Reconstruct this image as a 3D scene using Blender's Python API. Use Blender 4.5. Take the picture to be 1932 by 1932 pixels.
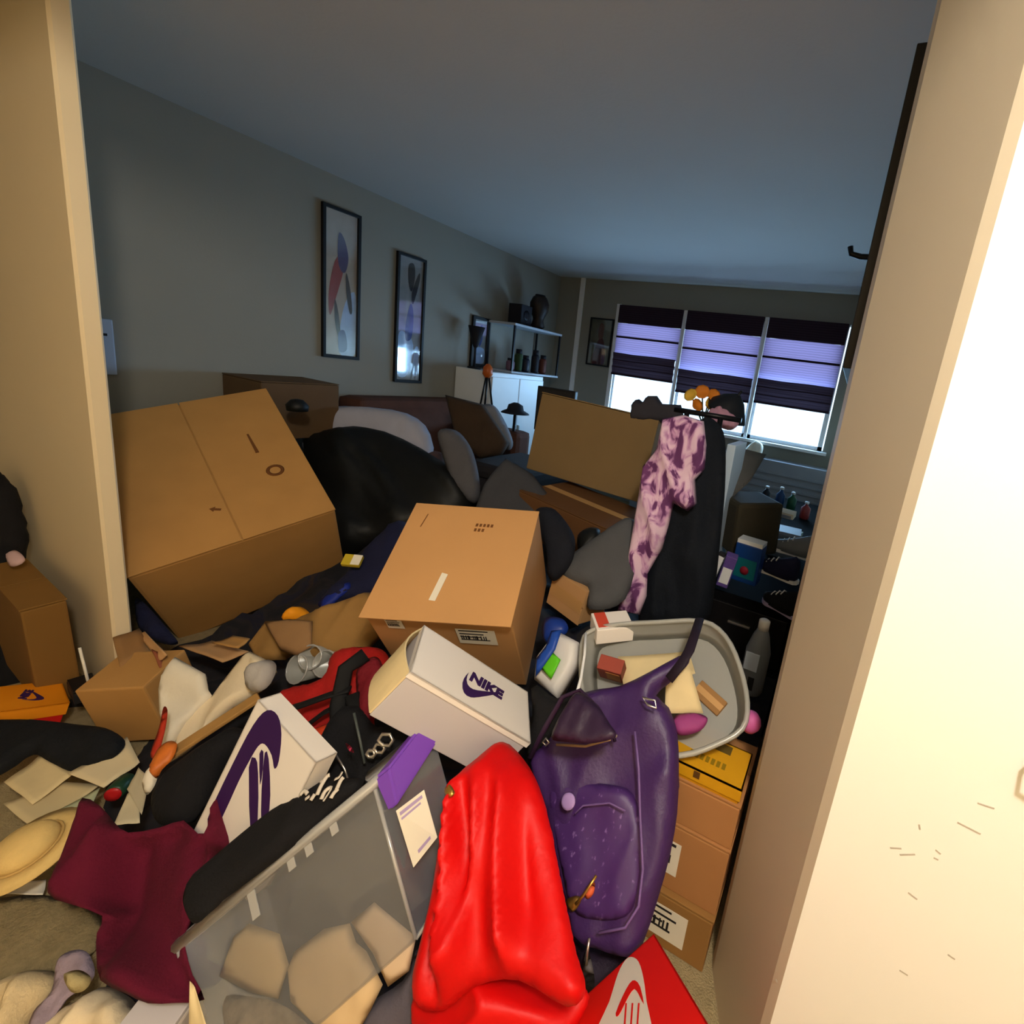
import bpy, bmesh, math, random
from mathutils import Vector, Matrix, Quaternion, noise
from mathutils.geometry import delaunay_2d_cdt

for o in list(bpy.data.objects):
    bpy.data.objects.remove(o, do_unlink=True)
sc = bpy.context.scene
COL = sc.collection

# ------------------------------------------------------------------ camera
W = 1932.0
FPX, CX, CY = 891.05, 1201.98, 906.51
YAW, PITCH, ROLL = 0.39846, 0.21528, 0.14607
CAM = Vector((0, 0, 1.45))
_f = Vector((-math.sin(YAW) * math.cos(PITCH), math.cos(YAW) * math.cos(PITCH), -math.sin(PITCH)))
_r0 = Vector((math.cos(YAW), math.sin(YAW), 0))
_u0 = _r0.cross(_f)
RGT = _r0 * math.cos(ROLL) + _u0 * math.sin(ROLL)
UPV = -_r0 * math.sin(ROLL) + _u0 * math.cos(ROLL)
FWD = _f
cam = bpy.data.cameras.new('camera')
cam.sensor_width = 36
cam.lens = 36 * FPX / W
cam.shift_x = (W / 2 - CX) / W
cam.shift_y = (CY - W / 2) / W
cam.clip_start = 0.02
camo = bpy.data.objects.new('camera', cam)
COL.objects.link(camo)
camo.matrix_world = Matrix(((RGT.x, UPV.x, -FWD.x, CAM.x), (RGT.y, UPV.y, -FWD.y, CAM.y), (RGT.z, UPV.z, -FWD.z, CAM.z), (0, 0, 0, 1)))
sc.camera = camo

# ------------------------------------------------------------------ world, lights, exposure
wd = bpy.data.worlds.new('overcast_sky')
sc.world = wd
wd.use_nodes = True
wn = wd.node_tree
bg = wn.nodes['Background']
bg.inputs[0].default_value = (0.62, 0.82, 1.0, 1)
bg.inputs[1].default_value = 2.1
vs = sc.view_settings
vs.view_transform = 'Standard'
vs.look = 'None'
vs.gamma = 1
vs.use_curve_mapping = False
vs.exposure = 0.0

def light(name, kind, loc, power, col, size=0.1, size_y=None, aim=None):
    l = bpy.data.lights.new(name, kind)
    l.energy = power
    l.color = col
    if kind == 'AREA':
        l.size = size
        if size_y:
            l.shape = 'RECTANGLE'
            l.size_y = size_y
    else:
        l.shadow_soft_size = size
    o = bpy.data.objects.new(name, l)
    COL.objects.link(o)
    o.location = loc
    if aim:
        o.rotation_euler = (Vector(aim) - Vector(loc)).to_track_quat('-Z', 'Y').to_euler()
    return o

# daylight coming in through the three window openings of the far wall
for wx, ww in ((-2.18, 0.7), (-1.37, 0.76), (-0.57, 0.7)):
    light('window_daylight', 'AREA', (wx, 5.12, 1.2), 23, (0.36, 0.68, 1.0), ww, 0.42, (wx, 3.0, 1.1))
# the warm lamp of the hall, behind and right of the camera
light('hall_lamp_light', 'POINT', (0.32, -0.25, 2.31), 102, (1.0, 0.92, 0.79), 0.09)

# ------------------------------------------------------------------ materials
def lin(c):
    c = c / 255.0
    return c / 12.92 if c <= 0.04045 else ((c + 0.055) / 1.055) ** 2.4
MATS = {}
def mat(name, rgb, rough=0.8, var=0.12, scale=9.0, bump=0.0, bscale=60.0, metal=0.0, rgb2=None, spec=0.3):
    if name in MATS:
        return MATS[name]
    m = bpy.data.materials.new(name)
    m.use_nodes = True
    nt = m.node_tree
    b = nt.nodes['Principled BSDF']
    c1 = [lin(v) for v in rgb]
    if rgb2:
        c2 = [lin(v) for v in rgb2]
    else:
        c2 = [max(0, v * (1 - var * 2)) for v in c1]
        c1 = [min(1, v * (1 + var)) for v in c1]
    tc = nt.nodes.new('ShaderNodeTexCoord')
    nz = nt.nodes.new('ShaderNodeTexNoise')
    nz.inputs['Scale'].default_value = scale
    nz.inputs['Detail'].default_value = 4
    mx = nt.nodes.new('ShaderNodeMix')
    mx.data_type = 'RGBA'
    mx.inputs[6].default_value = (*c1, 1)
    mx.inputs[7].default_value = (*c2, 1)
    nt.links.new(tc.outputs['Object'], nz.inputs['Vector'])
    nt.links.new(nz.outputs['Fac'], mx.inputs[0])
    nt.links.new(mx.outputs[2], b.inputs['Base Color'])
    b.inputs['Roughness'].default_value = rough
    b.inputs['Metallic'].default_value = metal
    b.inputs['Specular IOR Level'].default_value = spec
    if bump:
        n2 = nt.nodes.new('ShaderNodeTexNoise')
        n2.inputs['Scale'].default_value = bscale
        n2.inputs['Detail'].default_value = 3
        bp = nt.nodes.new('ShaderNodeBump')
        bp.inputs['Strength'].default_value = bump
        bp.inputs['Distance'].default_value = 0.01
        nt.links.new(tc.outputs['Object'], n2.inputs['Vector'])
        nt.links.new(n2.outputs['Fac'], bp.inputs['Height'])
        nt.links.new(bp.outputs['Normal'], b.inputs['Normal'])
    MATS[name] = m
    return m

def ramp_mat(name, stops, scale, rough=0.85, stretch=(1, 1, 1), distort=1.0, hard=False):
    m = bpy.data.materials.new(name)
    m.use_nodes = True
    nt = m.node_tree
    b = nt.nodes['Principled BSDF']
    tc = nt.nodes.new('ShaderNodeTexCoord')
    mp = nt.nodes.new('ShaderNodeMapping')
    mp.inputs['Scale'].default_value = stretch
    nz = nt.nodes.new('ShaderNodeTexNoise')
    nz.inputs['Scale'].default_value = scale
    nz.inputs['Detail'].default_value = 3
    nz.inputs['Distortion'].default_value = distort
    cr = nt.nodes.new('ShaderNodeValToRGB')
    if hard:
        cr.color_ramp.interpolation = 'CONSTANT'
    els = cr.color_ramp.elements
    while len(els) < len(stops):
        els.new(0.5)
    for e, (p, c) in zip(els, stops):
        e.position = p
        e.color = (*[lin(v) for v in c], 1)
    nt.links.new(tc.outputs['Object'], mp.inputs[0])
    nt.links.new(mp.outputs[0], nz.inputs['Vector'])
    nt.links.new(nz.outputs['Fac'], cr.inputs[0])
    nt.links.new(cr.outputs[0], b.inputs['Base Color'])
    b.inputs['Roughness'].default_value = rough
    MATS[name] = m
    return m

def clear_mat(name, tint, body, rough=0.25, clear=0.72, gloss=0.12):
    """thin clear plastic or glass: see-through, with a milky body and a gloss"""
    m = bpy.data.materials.new(name)
    m.use_nodes = True
    nt = m.node_tree
    nt.nodes.remove(nt.nodes['Principled BSDF'])
    out = nt.nodes['Material Output']
    tr = nt.nodes.new('ShaderNodeBsdfTransparent')
    tr.inputs[0].default_value = (*tint, 1)
    df = nt.nodes.new('ShaderNodeBsdfDiffuse')
    df.inputs[0].default_value = (*body, 1)
    gl = nt.nodes.new('ShaderNodeBsdfGlossy')
    gl.inputs[0].default_value = (1, 1, 1, 1)
    gl.inputs['Roughness'].default_value = rough
    a = nt.nodes.new('ShaderNodeMixShader')
    a.inputs[0].default_value = clear
    nt.links.new(df.outputs[0], a.inputs[1])
    nt.links.new(tr.outputs[0], a.inputs[2])
    b = nt.nodes.new('ShaderNodeMixShader')
    b.inputs[0].default_value = gloss
    nt.links.new(a.outputs[0], b.inputs[1])
    nt.links.new(gl.outputs[0], b.inputs[2])
    nt.links.new(b.outputs[0], out.inputs[0])
    MATS[name] = m
    return m

def shade_mat(name, rgb, trans):
    """woven shade fabric that lets some daylight through"""
    m = bpy.data.materials.new(name)
    m.use_nodes = True
    nt = m.node_tree
    nt.nodes.remove(nt.nodes['Principled BSDF'])
    out = nt.nodes['Material Output']
    c = [lin(v) for v in rgb]
    df = nt.nodes.new('ShaderNodeBsdfDiffuse')
    tl = nt.nodes.new('ShaderNodeBsdfTranslucent')
    tc = nt.nodes.new('ShaderNodeTexCoord')
    wv = nt.nodes.new('ShaderNodeTexWave')
    wv.bands_direction = 'Z'
    wv.inputs['Scale'].default_value = 14
    wv.inputs['Distortion'].default_value = 1.5
    mx = nt.nodes.new('ShaderNodeMix')
    mx.data_type = 'RGBA'
    mx.inputs[6].default_value = (*c, 1)
    mx.inputs[7].default_value = (*[v * 0.72 for v in c], 1)
    nt.links.new(tc.outputs['Object'], wv.inputs['Vector'])
    nt.links.new(wv.outputs['Fac'], mx.inputs[0])
    nt.links.new(mx.outputs[2], df.inputs[0])
    nt.links.new(mx.outputs[2], tl.inputs[0])
    a = nt.nodes.new('ShaderNodeMixShader')
    a.inputs[0].default_value = trans
    nt.links.new(df.outputs[0], a.inputs[1])
    nt.links.new(tl.outputs[0], a.inputs[2])
    nt.links.new(a.outputs[0], out.inputs[0])
    MATS[name] = m
    return m

M_WALL = mat('wall_paint', (140, 138, 129), 0.7, 0.03, 2.0, 0.05, 90)
M_CEIL = mat('ceiling_paint', (190, 189, 186), 0.85, 0.03, 2.0, 0.06, 70)
M_CREAM = mat('cream_paint', (224, 205, 168), 0.55, 0.02, 2.0, 0.04, 40)
M_WHITEP = mat('hall_white_paint', (238, 234, 226), 0.5, 0.02, 3.0, 0.05, 25)
M_SCUFF = mat('wall_scuff', (186, 176, 162), 0.8, 0.2, 40)
M_TRIM = mat('white_trim', (225, 226, 228), 0.45, 0.02)
M_CARPET = mat('beige_carpet', (164, 146, 108), 0.95, 0.2, 40, 0.6, 220)
M_KRAFT = mat('kraft_card', (196, 146, 92), 0.78, 0.05, 5, 0.04, 90)
M_KRAFT2 = mat('worn_kraft_card', (184, 136, 76), 0.8, 0.08, 7, 0.05, 60)
M_KRAFTD = mat('brown_kraft_card', (150, 110, 66), 0.82, 0.08, 6, 0.05, 60)
M_CORE = mat('card_edge', (150, 108, 66), 0.9, 0.1, 50)
M_TAPE = mat('packing_tape', (190, 146, 92), 0.35, 0.05, 6, spec=0.5)
M_PAPER = mat('white_paper', (232, 224, 206), 0.75, 0.05, 14, 0.05, 40)
M_CREAMP = mat('cream_paper', (222, 200, 152), 0.8, 0.08, 14, 0.08, 30)
M_BLACK = mat('black_cloth', (16, 15, 18), 0.9, 0.2, 12, 0.2, 160)
M_INK = mat('black_ink', (30, 28, 30), 0.7, 0.1)
M_DKINK = mat('brown_print', (110, 66, 28), 0.8, 0.1)
M_PINK_INK = mat('dark_purple_print', (50, 18, 78), 0.6, 0.05)
M_WHITE_INK = mat('white_print', (230, 222, 208), 0.6, 0.03)
M_BOXWHITE = mat('white_boxboard', (232, 224, 216), 0.6, 0.02, 4)
M_BOXGREY = mat('grey_boxboard', (190, 184, 186), 0.6, 0.03, 4)
M_RED = mat('red_nylon', (208, 6, 6), 0.5, 0.1, 5, 0.15, 40, spec=0.25)
M_REDBOX = mat('red_boxboard', (226, 24, 14), 0.5, 0.05, 4)
M_PURPLE = mat('purple_leather', (60, 32, 88), 0.48, 0.1, 9, 0.12, 120, spec=0.45)
M_PURPLED = mat('dark_purple_leather', (44, 24, 52), 0.5, 0.1, 9, 0.1, 120, spec=0.4)
M_HANDLE = mat('violet_plastic', (112, 62, 172), 0.35, 0.03, 4, spec=0.5)
M_MAROON = mat('maroon_fleece', (90, 8, 36), 0.95, 0.15, 10, 0.25, 200)
M_METAL = mat('silver_metal', (200, 196, 190), 0.3, 0.05, metal=0.9)
M_GOLD = mat('gold_metal', (200, 160, 80), 0.35, 0.05, metal=0.9)
M_DARKM = mat('dark_metal', (22, 22, 26), 0.4, 0.1, metal=0.3)
M_FRAME = mat('black_frame_wood', (16, 14, 16), 0.5, 0.1)
M_CLEAR = clear_mat('clear_plastic', (0.95, 0.96, 0.98), (0.34, 0.37, 0.42), 0.14, 0.88, 0.09)
M_MILKY = clear_mat('milky_plastic', (0.86, 0.86, 0.84), (0.52, 0.52, 0.48), 0.3, 0.45, 0.06)
M_GLASS = clear_mat('window_glass', (0.97, 0.98, 1.0), (0.8, 0.85, 0.9), 0.05, 0.98, 0.03)
M_SHADE_D = shade_mat('dark_shade_fabric', (62, 48, 58), 0.12)
M_SHADE_L = shade_mat('lilac_shade_fabric', (176, 160, 214), 0.62)

# ------------------------------------------------------------------ geometry helpers
def ray(px, py):
    return RGT * ((px - CX) / FPX) - UPV * ((py - CY) / FPX) + FWD
def P(px, py, d):
    return CAM + ray(px, py) * d
def onplane(px, py, q, n):
    d = ray(px, py)
    t = (q - CAM).dot(n) / d.dot(n)
    return CAM + d * t
def atX(px, py, X):
    d = ray(px, py); return CAM + d * (X / d.x)
def atY(px, py, Y):
    d = ray(px, py); return CAM + d * (Y / d.y)
def atZ(px, py, Z):
    d = ray(px, py); return CAM + d * ((Z - CAM.z) / d.z)

def link(name, me, m, parent=None, smooth=False):
    o = bpy.data.objects.new(name, me)
    COL.objects.link(o)
    if m is not None and not me.materials:
        me.materials.append(m)
    if parent is not None:
        o.parent = parent
    if smooth:
        me.polygons.foreach_set('use_smooth', [True] * len(me.polygons))
    return o
def obj(name, vs_, fs, m, parent=None, smooth=False):
    me = bpy.data.meshes.new(name)
    me.from_pydata([tuple(v) for v in vs_], [], fs)
    me.update()
    return link(name, me, m, parent, smooth)
def from_bm(name, bm, m, parent=None, smooth=False):
    bmesh.ops.recalc_face_normals(bm, faces=bm.faces)
    me = bpy.data.meshes.new(name)
    bm.to_mesh(me); bm.free()
    return link(name, me, m, parent, smooth)
def tag(o, label, cat, group=None, kind=None):
    o['label'] = label
    o['category'] = cat
    if group: o['group'] = group
    if kind: o['kind'] = kind
    return o
def struct(o, label=None):
    o['kind'] = 'structure'
    if label: o['label'] = label
    return o
def thing(name, label, cat, loc, rot=None, group=None):
    o = bpy.data.objects.new(name, None)
    o.empty_display_size = 0.05
    COL.objects.link(o)
    o.location = loc
    if rot is not None:
        o.rotation_mode = 'QUATERNION'
        o.rotation_quaternion = rot
    return tag(o, label, cat, group)
def rv(x, y, z):
    v = Vector((x, y, z))
    return Quaternion(v.normalized(), v.length) if v.length > 1e-8 else Quaternion()
def eul(x, y, z):
    from mathutils import Euler
    return Euler((math.radians(x), math.radians(y), math.radians(z))).to_quaternion()

def add_box(bm, c, s, rot=None):
    c = Vector(c); hs = Vector(s) / 2
    vv = []
    for sx in (-1, 1):
        for sy in (-1, 1):
            for sz in (-1, 1):
                p = Vector((sx * hs.x, sy * hs.y, sz * hs.z))
                if rot: p = rot @ p
                vv.append(bm.verts.new(c + p))
    for f in ((0, 1, 3, 2), (4, 6, 7, 5), (0, 4, 5, 1), (2, 3, 7, 6), (0, 2, 6, 4), (1, 5, 7, 3)):
        bm.faces.new([vv[i] for i in f])
    return vv
def box(name, c, s, m, parent=None, bev=0.0, rot=None):
    bm = bmesh.new()
    add_box(bm, c, s, rot)
    if bev:
        bmesh.ops.bevel(bm, geom=bm.edges[:], offset=bev, segments=2, affect='EDGES', profile=0.6)
    return from_bm(name, bm, m, parent)
def hexa(name, c8, m, parent=None, bev=0.0):
    """c8: bottom four then top four, both counter-clockwise"""
    bm = bmesh.new()
    v = [bm.verts.new(p) for p in c8]
    for f in ((3, 2, 1, 0), (4, 5, 6, 7), (0, 1, 5, 4), (1, 2, 6, 5), (2, 3, 7, 6), (3, 0, 4, 7)):
        bm.faces.new([v[i] for i in f])
    if bev:
        bmesh.ops.bevel(bm, geom=bm.edges[:], offset=bev, segments=2, affect='EDGES')
    return from_bm(name, bm, m, parent)
def prism(name, pts, thick, m, parent=None, M=None):
    """flat outline (local xy) given a thickness along z"""
    bm = bmesh.new()
    f = bm.faces.new([bm.verts.new((x, y, 0)) for x, y in pts])
    e = bmesh.ops.extrude_face_region(bm, geom=[f])
    for v in [g for g in e['geom'] if isinstance(g, bmesh.types.BMVert)]:
        v.co.z += thick
    bmesh.ops.triangulate(bm, faces=bm.faces[:])
    if M: bmesh.ops.transform(bm, matrix=M, verts=bm.verts)
    return from_bm(name, bm, m, parent)
def tube(name, pts, r, m, parent=None, n=10, closed=False, flat=1.0, cap=True):
    pts = [Vector(p) for p in pts]
    rs = r if isinstance(r, (list, tuple)) else [r] * len(pts)
    bm = bmesh.new()
    rings = []
    prev = None
    N = len(pts)
    for i, p in enumerate(pts):
        a = pts[(i - 1) % N] if (closed or i > 0) else p
        b = pts[(i + 1) % N] if (closed or i < N - 1) else p
        t = (b - a).normalized()
        if prev is None:
            s = t.orthogonal().normalized() if abs(t.z) > 0.9 else t.cross(Vector((0, 0, 1))).normalized()
        else:
            s = (prev - t * prev.dot(t)).normalized()
        prev = s
        w = t.cross(s)
        rings.append([bm.verts.new(p + (s * math.cos(k * 2 * math.pi / n) + w * flat * math.sin(k * 2 * math.pi / n)) * rs[i]) for k in range(n)])
    for i in range(N if closed else N - 1):
        A, B = rings[i], rings[(i + 1) % N]
        for k in range(n):
            bm.faces.new((A[k], A[(k + 1) % n], B[(k + 1) % n], B[k]))
    if cap and not closed:
        bm.faces.new(rings[0][::-1]); bm.faces.new(rings[-1])
    return from_bm(name, bm, m, parent, True)
def crom(pts, k=5, closed=True):
    out = []
    n = len(pts)
    rng = range(n) if closed else range(n - 1)
    for i in rng:
        if closed:
            p0, p1, p2, p3 = pts[i - 1], pts[i], pts[(i + 1) % n], pts[(i + 2) % n]
        else:
            p0, p1, p2, p3 = pts[max(i - 1, 0)], pts[i], pts[i + 1], pts[min(i + 2, n - 1)]
        for j in range(k):
            t = j / k
            out.append(tuple(0.5 * (2 * b + (c - a) * t + (2 * a - 5 * b + 4 * c - d) * t * t + (3 * b - a - 3 * c + d) * t ** 3) for a, b, c, d in zip(p0, p1, p2, p3)))
    if not closed:
        out.append(tuple(pts[-1]))
    return out
def lathe(name, prof, m, parent=None, n=20, loc=(0, 0, 0)):
    bm = bmesh.new()
    rings = []
    for r, z in prof:
        rings.append([bm.verts.new((loc[0] + r * math.cos(2 * math.pi * k / n), loc[1] + r * math.sin(2 * math.pi * k / n), loc[2] + z)) for k in range(n)])
    for A, B in zip(rings, rings[1:]):
        for k in range(n):
            bm.faces.new((A[k], A[(k + 1) % n], B[(k + 1) % n], B[k]))
    bm.faces.new(rings[0][::-1]); bm.faces.new(rings[-1])
    return from_bm(name, bm, m, parent, True)

def plane_axes(n):
    u = n.cross(Vector((0, 0, 1)))
    u = u.normalized() if u.length > 1e-4 else Vector((1, 0, 0))
    return u, n.cross(u).normalized()
def soft_from2d(name, poly, q, U, V, n, tf, tb, er, fold=0.0, fs=10.0, ang=0.0, seed=0, m=None, parent=None, res=0.02, sharp=0, aniso=3.0):
    """a soft solid: outline poly (plane coords), bulging tf to the front and tb to the back, with folds"""
    N = len(poly)
    xs = [p[0] for p in poly]; ys = [p[1] for p in poly]
    def inside(x, y):
        c = False
        j = N - 1
        for i in range(N):
            if (ys[i] > y) != (ys[j] > y) and x < (xs[j] - xs[i]) * (y - ys[i]) / (ys[j] - ys[i]) + xs[i]:
                c = not c
            j = i
        return c
    segs = [(xs[i], ys[i], xs[(i + 1) % N] - xs[i], ys[(i + 1) % N] - ys[i]) for i in range(N)]
    segs = [(a, b, c, d, max(c * c + d * d, 1e-12)) for a, b, c, d in segs]
    def dist(x, y):
        best = 1e9
        for a, b, c, d, l in segs:
            t = ((x - a) * c + (y - b) * d) / l
            t = 0 if t < 0 else 1 if t > 1 else t
            e = (x - a - t * c) ** 2 + (y - b - t * d) ** 2
            if e < best: best = e
        return math.sqrt(best)
    pts = [Vector(p) for p in poly]
    rnd = random.Random(seed)
    nx = int((max(xs) - min(xs)) / res) + 2
    ny = int((max(ys) - min(ys)) / res) + 2
    for i in range(nx):
        for j in range(ny):
            x = min(xs) + (i + 0.5 * (j % 2)) * res + rnd.uniform(-.12, .12) * res
            y = min(ys) + j * res + rnd.uniform(-.12, .12) * res
            if inside(x, y) and dist(x, y) > 0.45 * res:
                pts.append(Vector((x, y)))
    r = delaunay_2d_cdt(pts, [], [list(range(N))], 1, 1e-6)
    v2, f2 = r[0], r[2]
    ca, sa = math.cos(ang), math.sin(ang)
    front, back = [], []
    so = Vector((seed * 7.13, seed * 3.7, seed * 1.9))
    bd = []
    for p in v2:
        D = dist(p.x, p.y)
        isb = D < 1e-4
        h = min(D / er, 1.0)
        pr = math.sqrt(max(0, 1 - (1 - h) ** 2))
        a = (p.x * ca + p.y * sa) * fs
        b = (-p.x * sa + p.y * ca) * fs / aniso
        nz_ = noise.noise(Vector((a, b, 0)) + so)
        rd = max(0, 1 - abs(noise.noise(Vector((a * 0.8 + 0.6 * nz_, b * 0.8, 5.0)) + so)) * 2.4) ** 1.6
        n3 = noise.noise(Vector((a * 2.3 + nz_, b * 2.0, 2.0)) + so)
        big = noise.noise(Vector((p.x * 4, p.y * 4, 9)) + so)
        fo = fold * (0.9 * nz_ + 1.15 * (rd - 0.35) + 0.45 * n3) * min(1, h * 1.8 + 0.12)
        base = q + U * p.x + V * p.y
        fr = tf * pr * (1 + 0.25 * big)
        off = fo if not isb else fo * 0.5
        front.append(base + n * (fr + off))
        back.append(base + n * (off * 0.6 - max(tb * pr, 0.0025)))
        bd.append(isb)
    verts = list(front)
    bi = []
    for k, isb in enumerate(bd):
        if isb: bi.append(k)
        else:
            bi.append(len(verts)); verts.append(back[k])
    faces = []
    for f in f2:
        faces.append(tuple(f)); faces.append(tuple(bi[k] for k in reversed(f)))
    if parent is None:
        c = sum(verts, Vector()) / len(verts)
        c.z = min(v.z for v in verts)
    else:
        c = parent.location
    o = obj(name, [v - c for v in verts], faces, m, parent, True)
    if parent is None: o.location = c
    # outward normals
    me = o.data
    bm = bmesh.new(); bm.from_mesh(me)
    bmesh.ops.recalc_face_normals(bm, faces=bm.faces)
    bm.to_mesh(me); bm.free()
    return o
def soft(name, pix, ref, n, tf, tb, er, m, fold=0.0, fs=10.0, ang=0.0, seed=0, parent=None, res=0.02, sm=4, aniso=3.0):
    n = Vector(n).normalized()
    q = P(*ref)
    if n.dot(CAM - q) < 0: n = -n
    U, V = plane_axes(n)
    if U.cross(V).dot(n) < 0: V = -V
    pp = crom(pix, sm) if sm > 1 else pix
    poly = []
    for x, y in pp:
        w = onplane(x, y, q, n) - q
        poly.append((w.dot(U), w.dot(V)))
    return soft_from2d(name, poly, q, U, V, n, tf, tb, er, fold, fs, ang, seed, m, parent, res, aniso=aniso)
def sheet(name, quad, m, parent=None, thick=0.0012, nu=6, nv=6, curl=0.0, seed=0):
    """a thin sheet over four world corners, slightly curled"""
    a, b, c, d = [Vector(p) for p in quad]
    n = (b - a).cross(d - a).normalized()
    if n.dot(CAM - a) < 0: n = -n
    org = parent.location.copy() if parent is not None else (a + b + c + d) / 4
    top, bot = [], []
    for i in range(nu + 1):
        for j in range(nv + 1):
            s, t = i / nu, j / nv
            p = (a * (1 - s) + b * s) * (1 - t) + (d * (1 - s) + c * s) * t
            z = curl * ((2 * s - 1) ** 2 * 0.6 + noise.noise(Vector((s * 2.2 + seed, t * 2.2, seed * 3.1))) * 0.8)
            top.append(p + n * (z + thick) - org); bot.append(p + n * z - org)
    K = len(top); R = nv + 1
    fs = []
    for i in range(nu):
        for j in range(nv):
            q = (i * R + j, (i + 1) * R + j, (i + 1) * R + j + 1, i * R + j + 1)
            fs.append(q); fs.append(tuple(K + x for x in reversed(q)))
    rim = [i * R for i in range(nu + 1)] + [nu * R + j for j in range(1, nv + 1)] + [i * R + nv for i in range(nu - 1, -1, -1)] + [j for j in range(nv - 1, 0, -1)]
    for x, y in zip(rim, rim[1:] + rim[:1]):
        fs.append((x, K + x, K + y, y))
    o = obj(name, top + bot, fs, m, parent, curl > 0)
    if parent is None: o.location = org
    return o

_txt = {}
def text_mesh(name, s, size, m, parent, M, bold=0.0, shear=0.0, thick=0.001):
    cu = bpy.data.curves.new('t', 'FONT')
    cu.body = s; cu.size = size; cu.extrude = thick; cu.offset = bold; cu.shear = shear
    cu.align_x = 'CENTER'; cu.align_y = 'CENTER'
    t = bpy.data.objects.new('t', cu)
    COL.objects.link(t)
    dg = bpy.context.evaluated_depsgraph_get()
    me = bpy.data.meshes.new_from_object(t.evaluated_get(dg))
    bpy.data.objects.remove(t)
    bpy.data.curves.remove(cu)
    me.transform(M)
    me.materials.clear()
    return link(name, me, m, parent)
SWOOSH = [(1.0, .42), (.62, .205), (.42, .095), (.30, .035), (.22, .005), (.13, -.005), (.06, .015), (.015, .075), (.0, .16), (.02, .25), (.06, .33), (.115, .41), (.085, .32), (.08, .245), (.11, .185), (.17, .157), (.25, .157), (.36, .185), (.6, .27)]
def swoosh(name, size, m, parent, M, fat=1.0, thick=0.001):
    pts = [((x - 0.45) * size, (y - 0.2) * size * fat) for x, y in SWOOSH]
    return prism(name, pts, thick, m, parent, M)

def carton(name, label, loc, rot, dims, m, flaps=True, tape=True, lab=None, marks=(), bev=0.006, overhang=0.0, group=None, seam='x'):
    t = thing(name, label, 'carton', loc, rot, group)
    X, Y, Z = dims
    th = 0.006
    box('body', (0, 0, -th / 2), (X, Y, Z - th), m, t, bev)
    if flaps and seam == 'y':
        for s in (-1, 1):
            box('flap', (s * (X / 4 + 0.0012), 0, Z / 2 - th / 2 + 0.002), (X / 2 - 0.0024, Y + 0.004, th), m, t, 0.0015)
    elif flaps and seam == 'none':
        box('flap', (0, -overhang / 2, Z / 2 - th / 2 + 0.002), (X + 0.004, Y + overhang, th), m, t, 0.0015)
    elif flaps:
        for s in (-1, 1):
            box('flap', (0, s * (Y / 4 + 0.0015) - (overhang / 2 if s < 0 else 0), Z / 2 - th / 2 + 0.002), (X + 0.004, Y / 2 - 0.003 + (overhang if s < 0 else 0), th), m, t, 0.0015)
    if tape:
        box('tape', (0, 0, Z / 2 + 0.0032), (X * 0.98, 0.05, 0.0012) if seam == 'x' else (0.05, Y * 0.98, 0.0012), M_TAPE, t)
    if lab:
        for (c, s, rt) in lab:
            label_patch(t, c, s, rt)
    for fn in marks:
        fn(t)
    return t
def label_patch(t, c, s, face='top', m=None, lines=4):
    """a stuck-on paper label with printed bars; face tells the side it lies on"""
    m = m or M_PAPER
    c = Vector(c)
    if face == 'top': ex, ey, en = Vector((1, 0, 0)), Vector((0, 1, 0)), Vector((0, 0, 1))
    elif face == 'front': ex, ey, en = Vector((1, 0, 0)), Vector((0, 0, 1)), Vector((0, -1, 0))
    elif face == 'right': ex, ey, en = Vector((0, 1, 0)), Vector((0, 0, 1)), Vector((1, 0, 0))
    else: ex, ey, en = Vector((0, -1, 0)), Vector((0, 0, 1)), Vector((-1, 0, 0))
    M = Matrix(((ex.x, ey.x, en.x, c.x), (ex.y, ey.y, en.y, c.y), (ex.z, ey.z, en.z, c.z), (0, 0, 0, 1)))
    w, h = s[0] / 2, s[1] / 2
    lb = prism('label', [(-w, -h), (w, -h), (w, h), (-w, h)], 0.0008, m, t, M)
    if lines:
        bm = bmesh.new()
        rnd = random.Random(int(abs(c.x * 1000) + s[0] * 999))
        for i in range(lines):
            y = h * 0.8 - i * (1.6 * h / lines)
            ln = w * rnd.uniform(0.5, 0.85)
            add_box(bm, (-w * 0.85 + ln, y, 0.001), (ln * 2 if ln * 2 < 1.7 * w else 1.7 * w, h * 0.5 / lines, 0.0006))
        x = -w * 0.8
        while x < w * 0.5:
            bw = rnd.uniform(0.04, 0.11) * w
            add_box(bm, (x, -h * 0.1, 0.0012), (bw, h * 0.5, 0.0006))
            x += bw * 2.2
        bmesh.ops.transform(bm, matrix=M, verts=bm.verts)
        from_bm('print', bm, M_INK, lb)
    return lb

# ================================================================== THE SETTING
XL, YF, ZC = -3.42, 4.95, 2.45
XR = -0.021
# floor and ceiling
struct(box('floor', (-1.2, 1.85, -0.05), (5.2, 6.6, 0.1), M_CARPET))
struct(box('ceiling', (-1.2, 1.85, ZC + 0.05), (5.2, 6.6, 0.1), M_CEIL))
struct(box('wall_left', (XL - 0.06, 1.85, 1.225), (0.12, 6.6, 2.45), M_WALL))
struct(box('wall_rear', (-1.0, -1.36, 1.225), (5.0, 0.12, 2.45), M_CREAM))
struct(box('wall_hall', (1.36, -0.3, 1.225), (0.12, 2.1, 2.45), M_CREAM))
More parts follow.
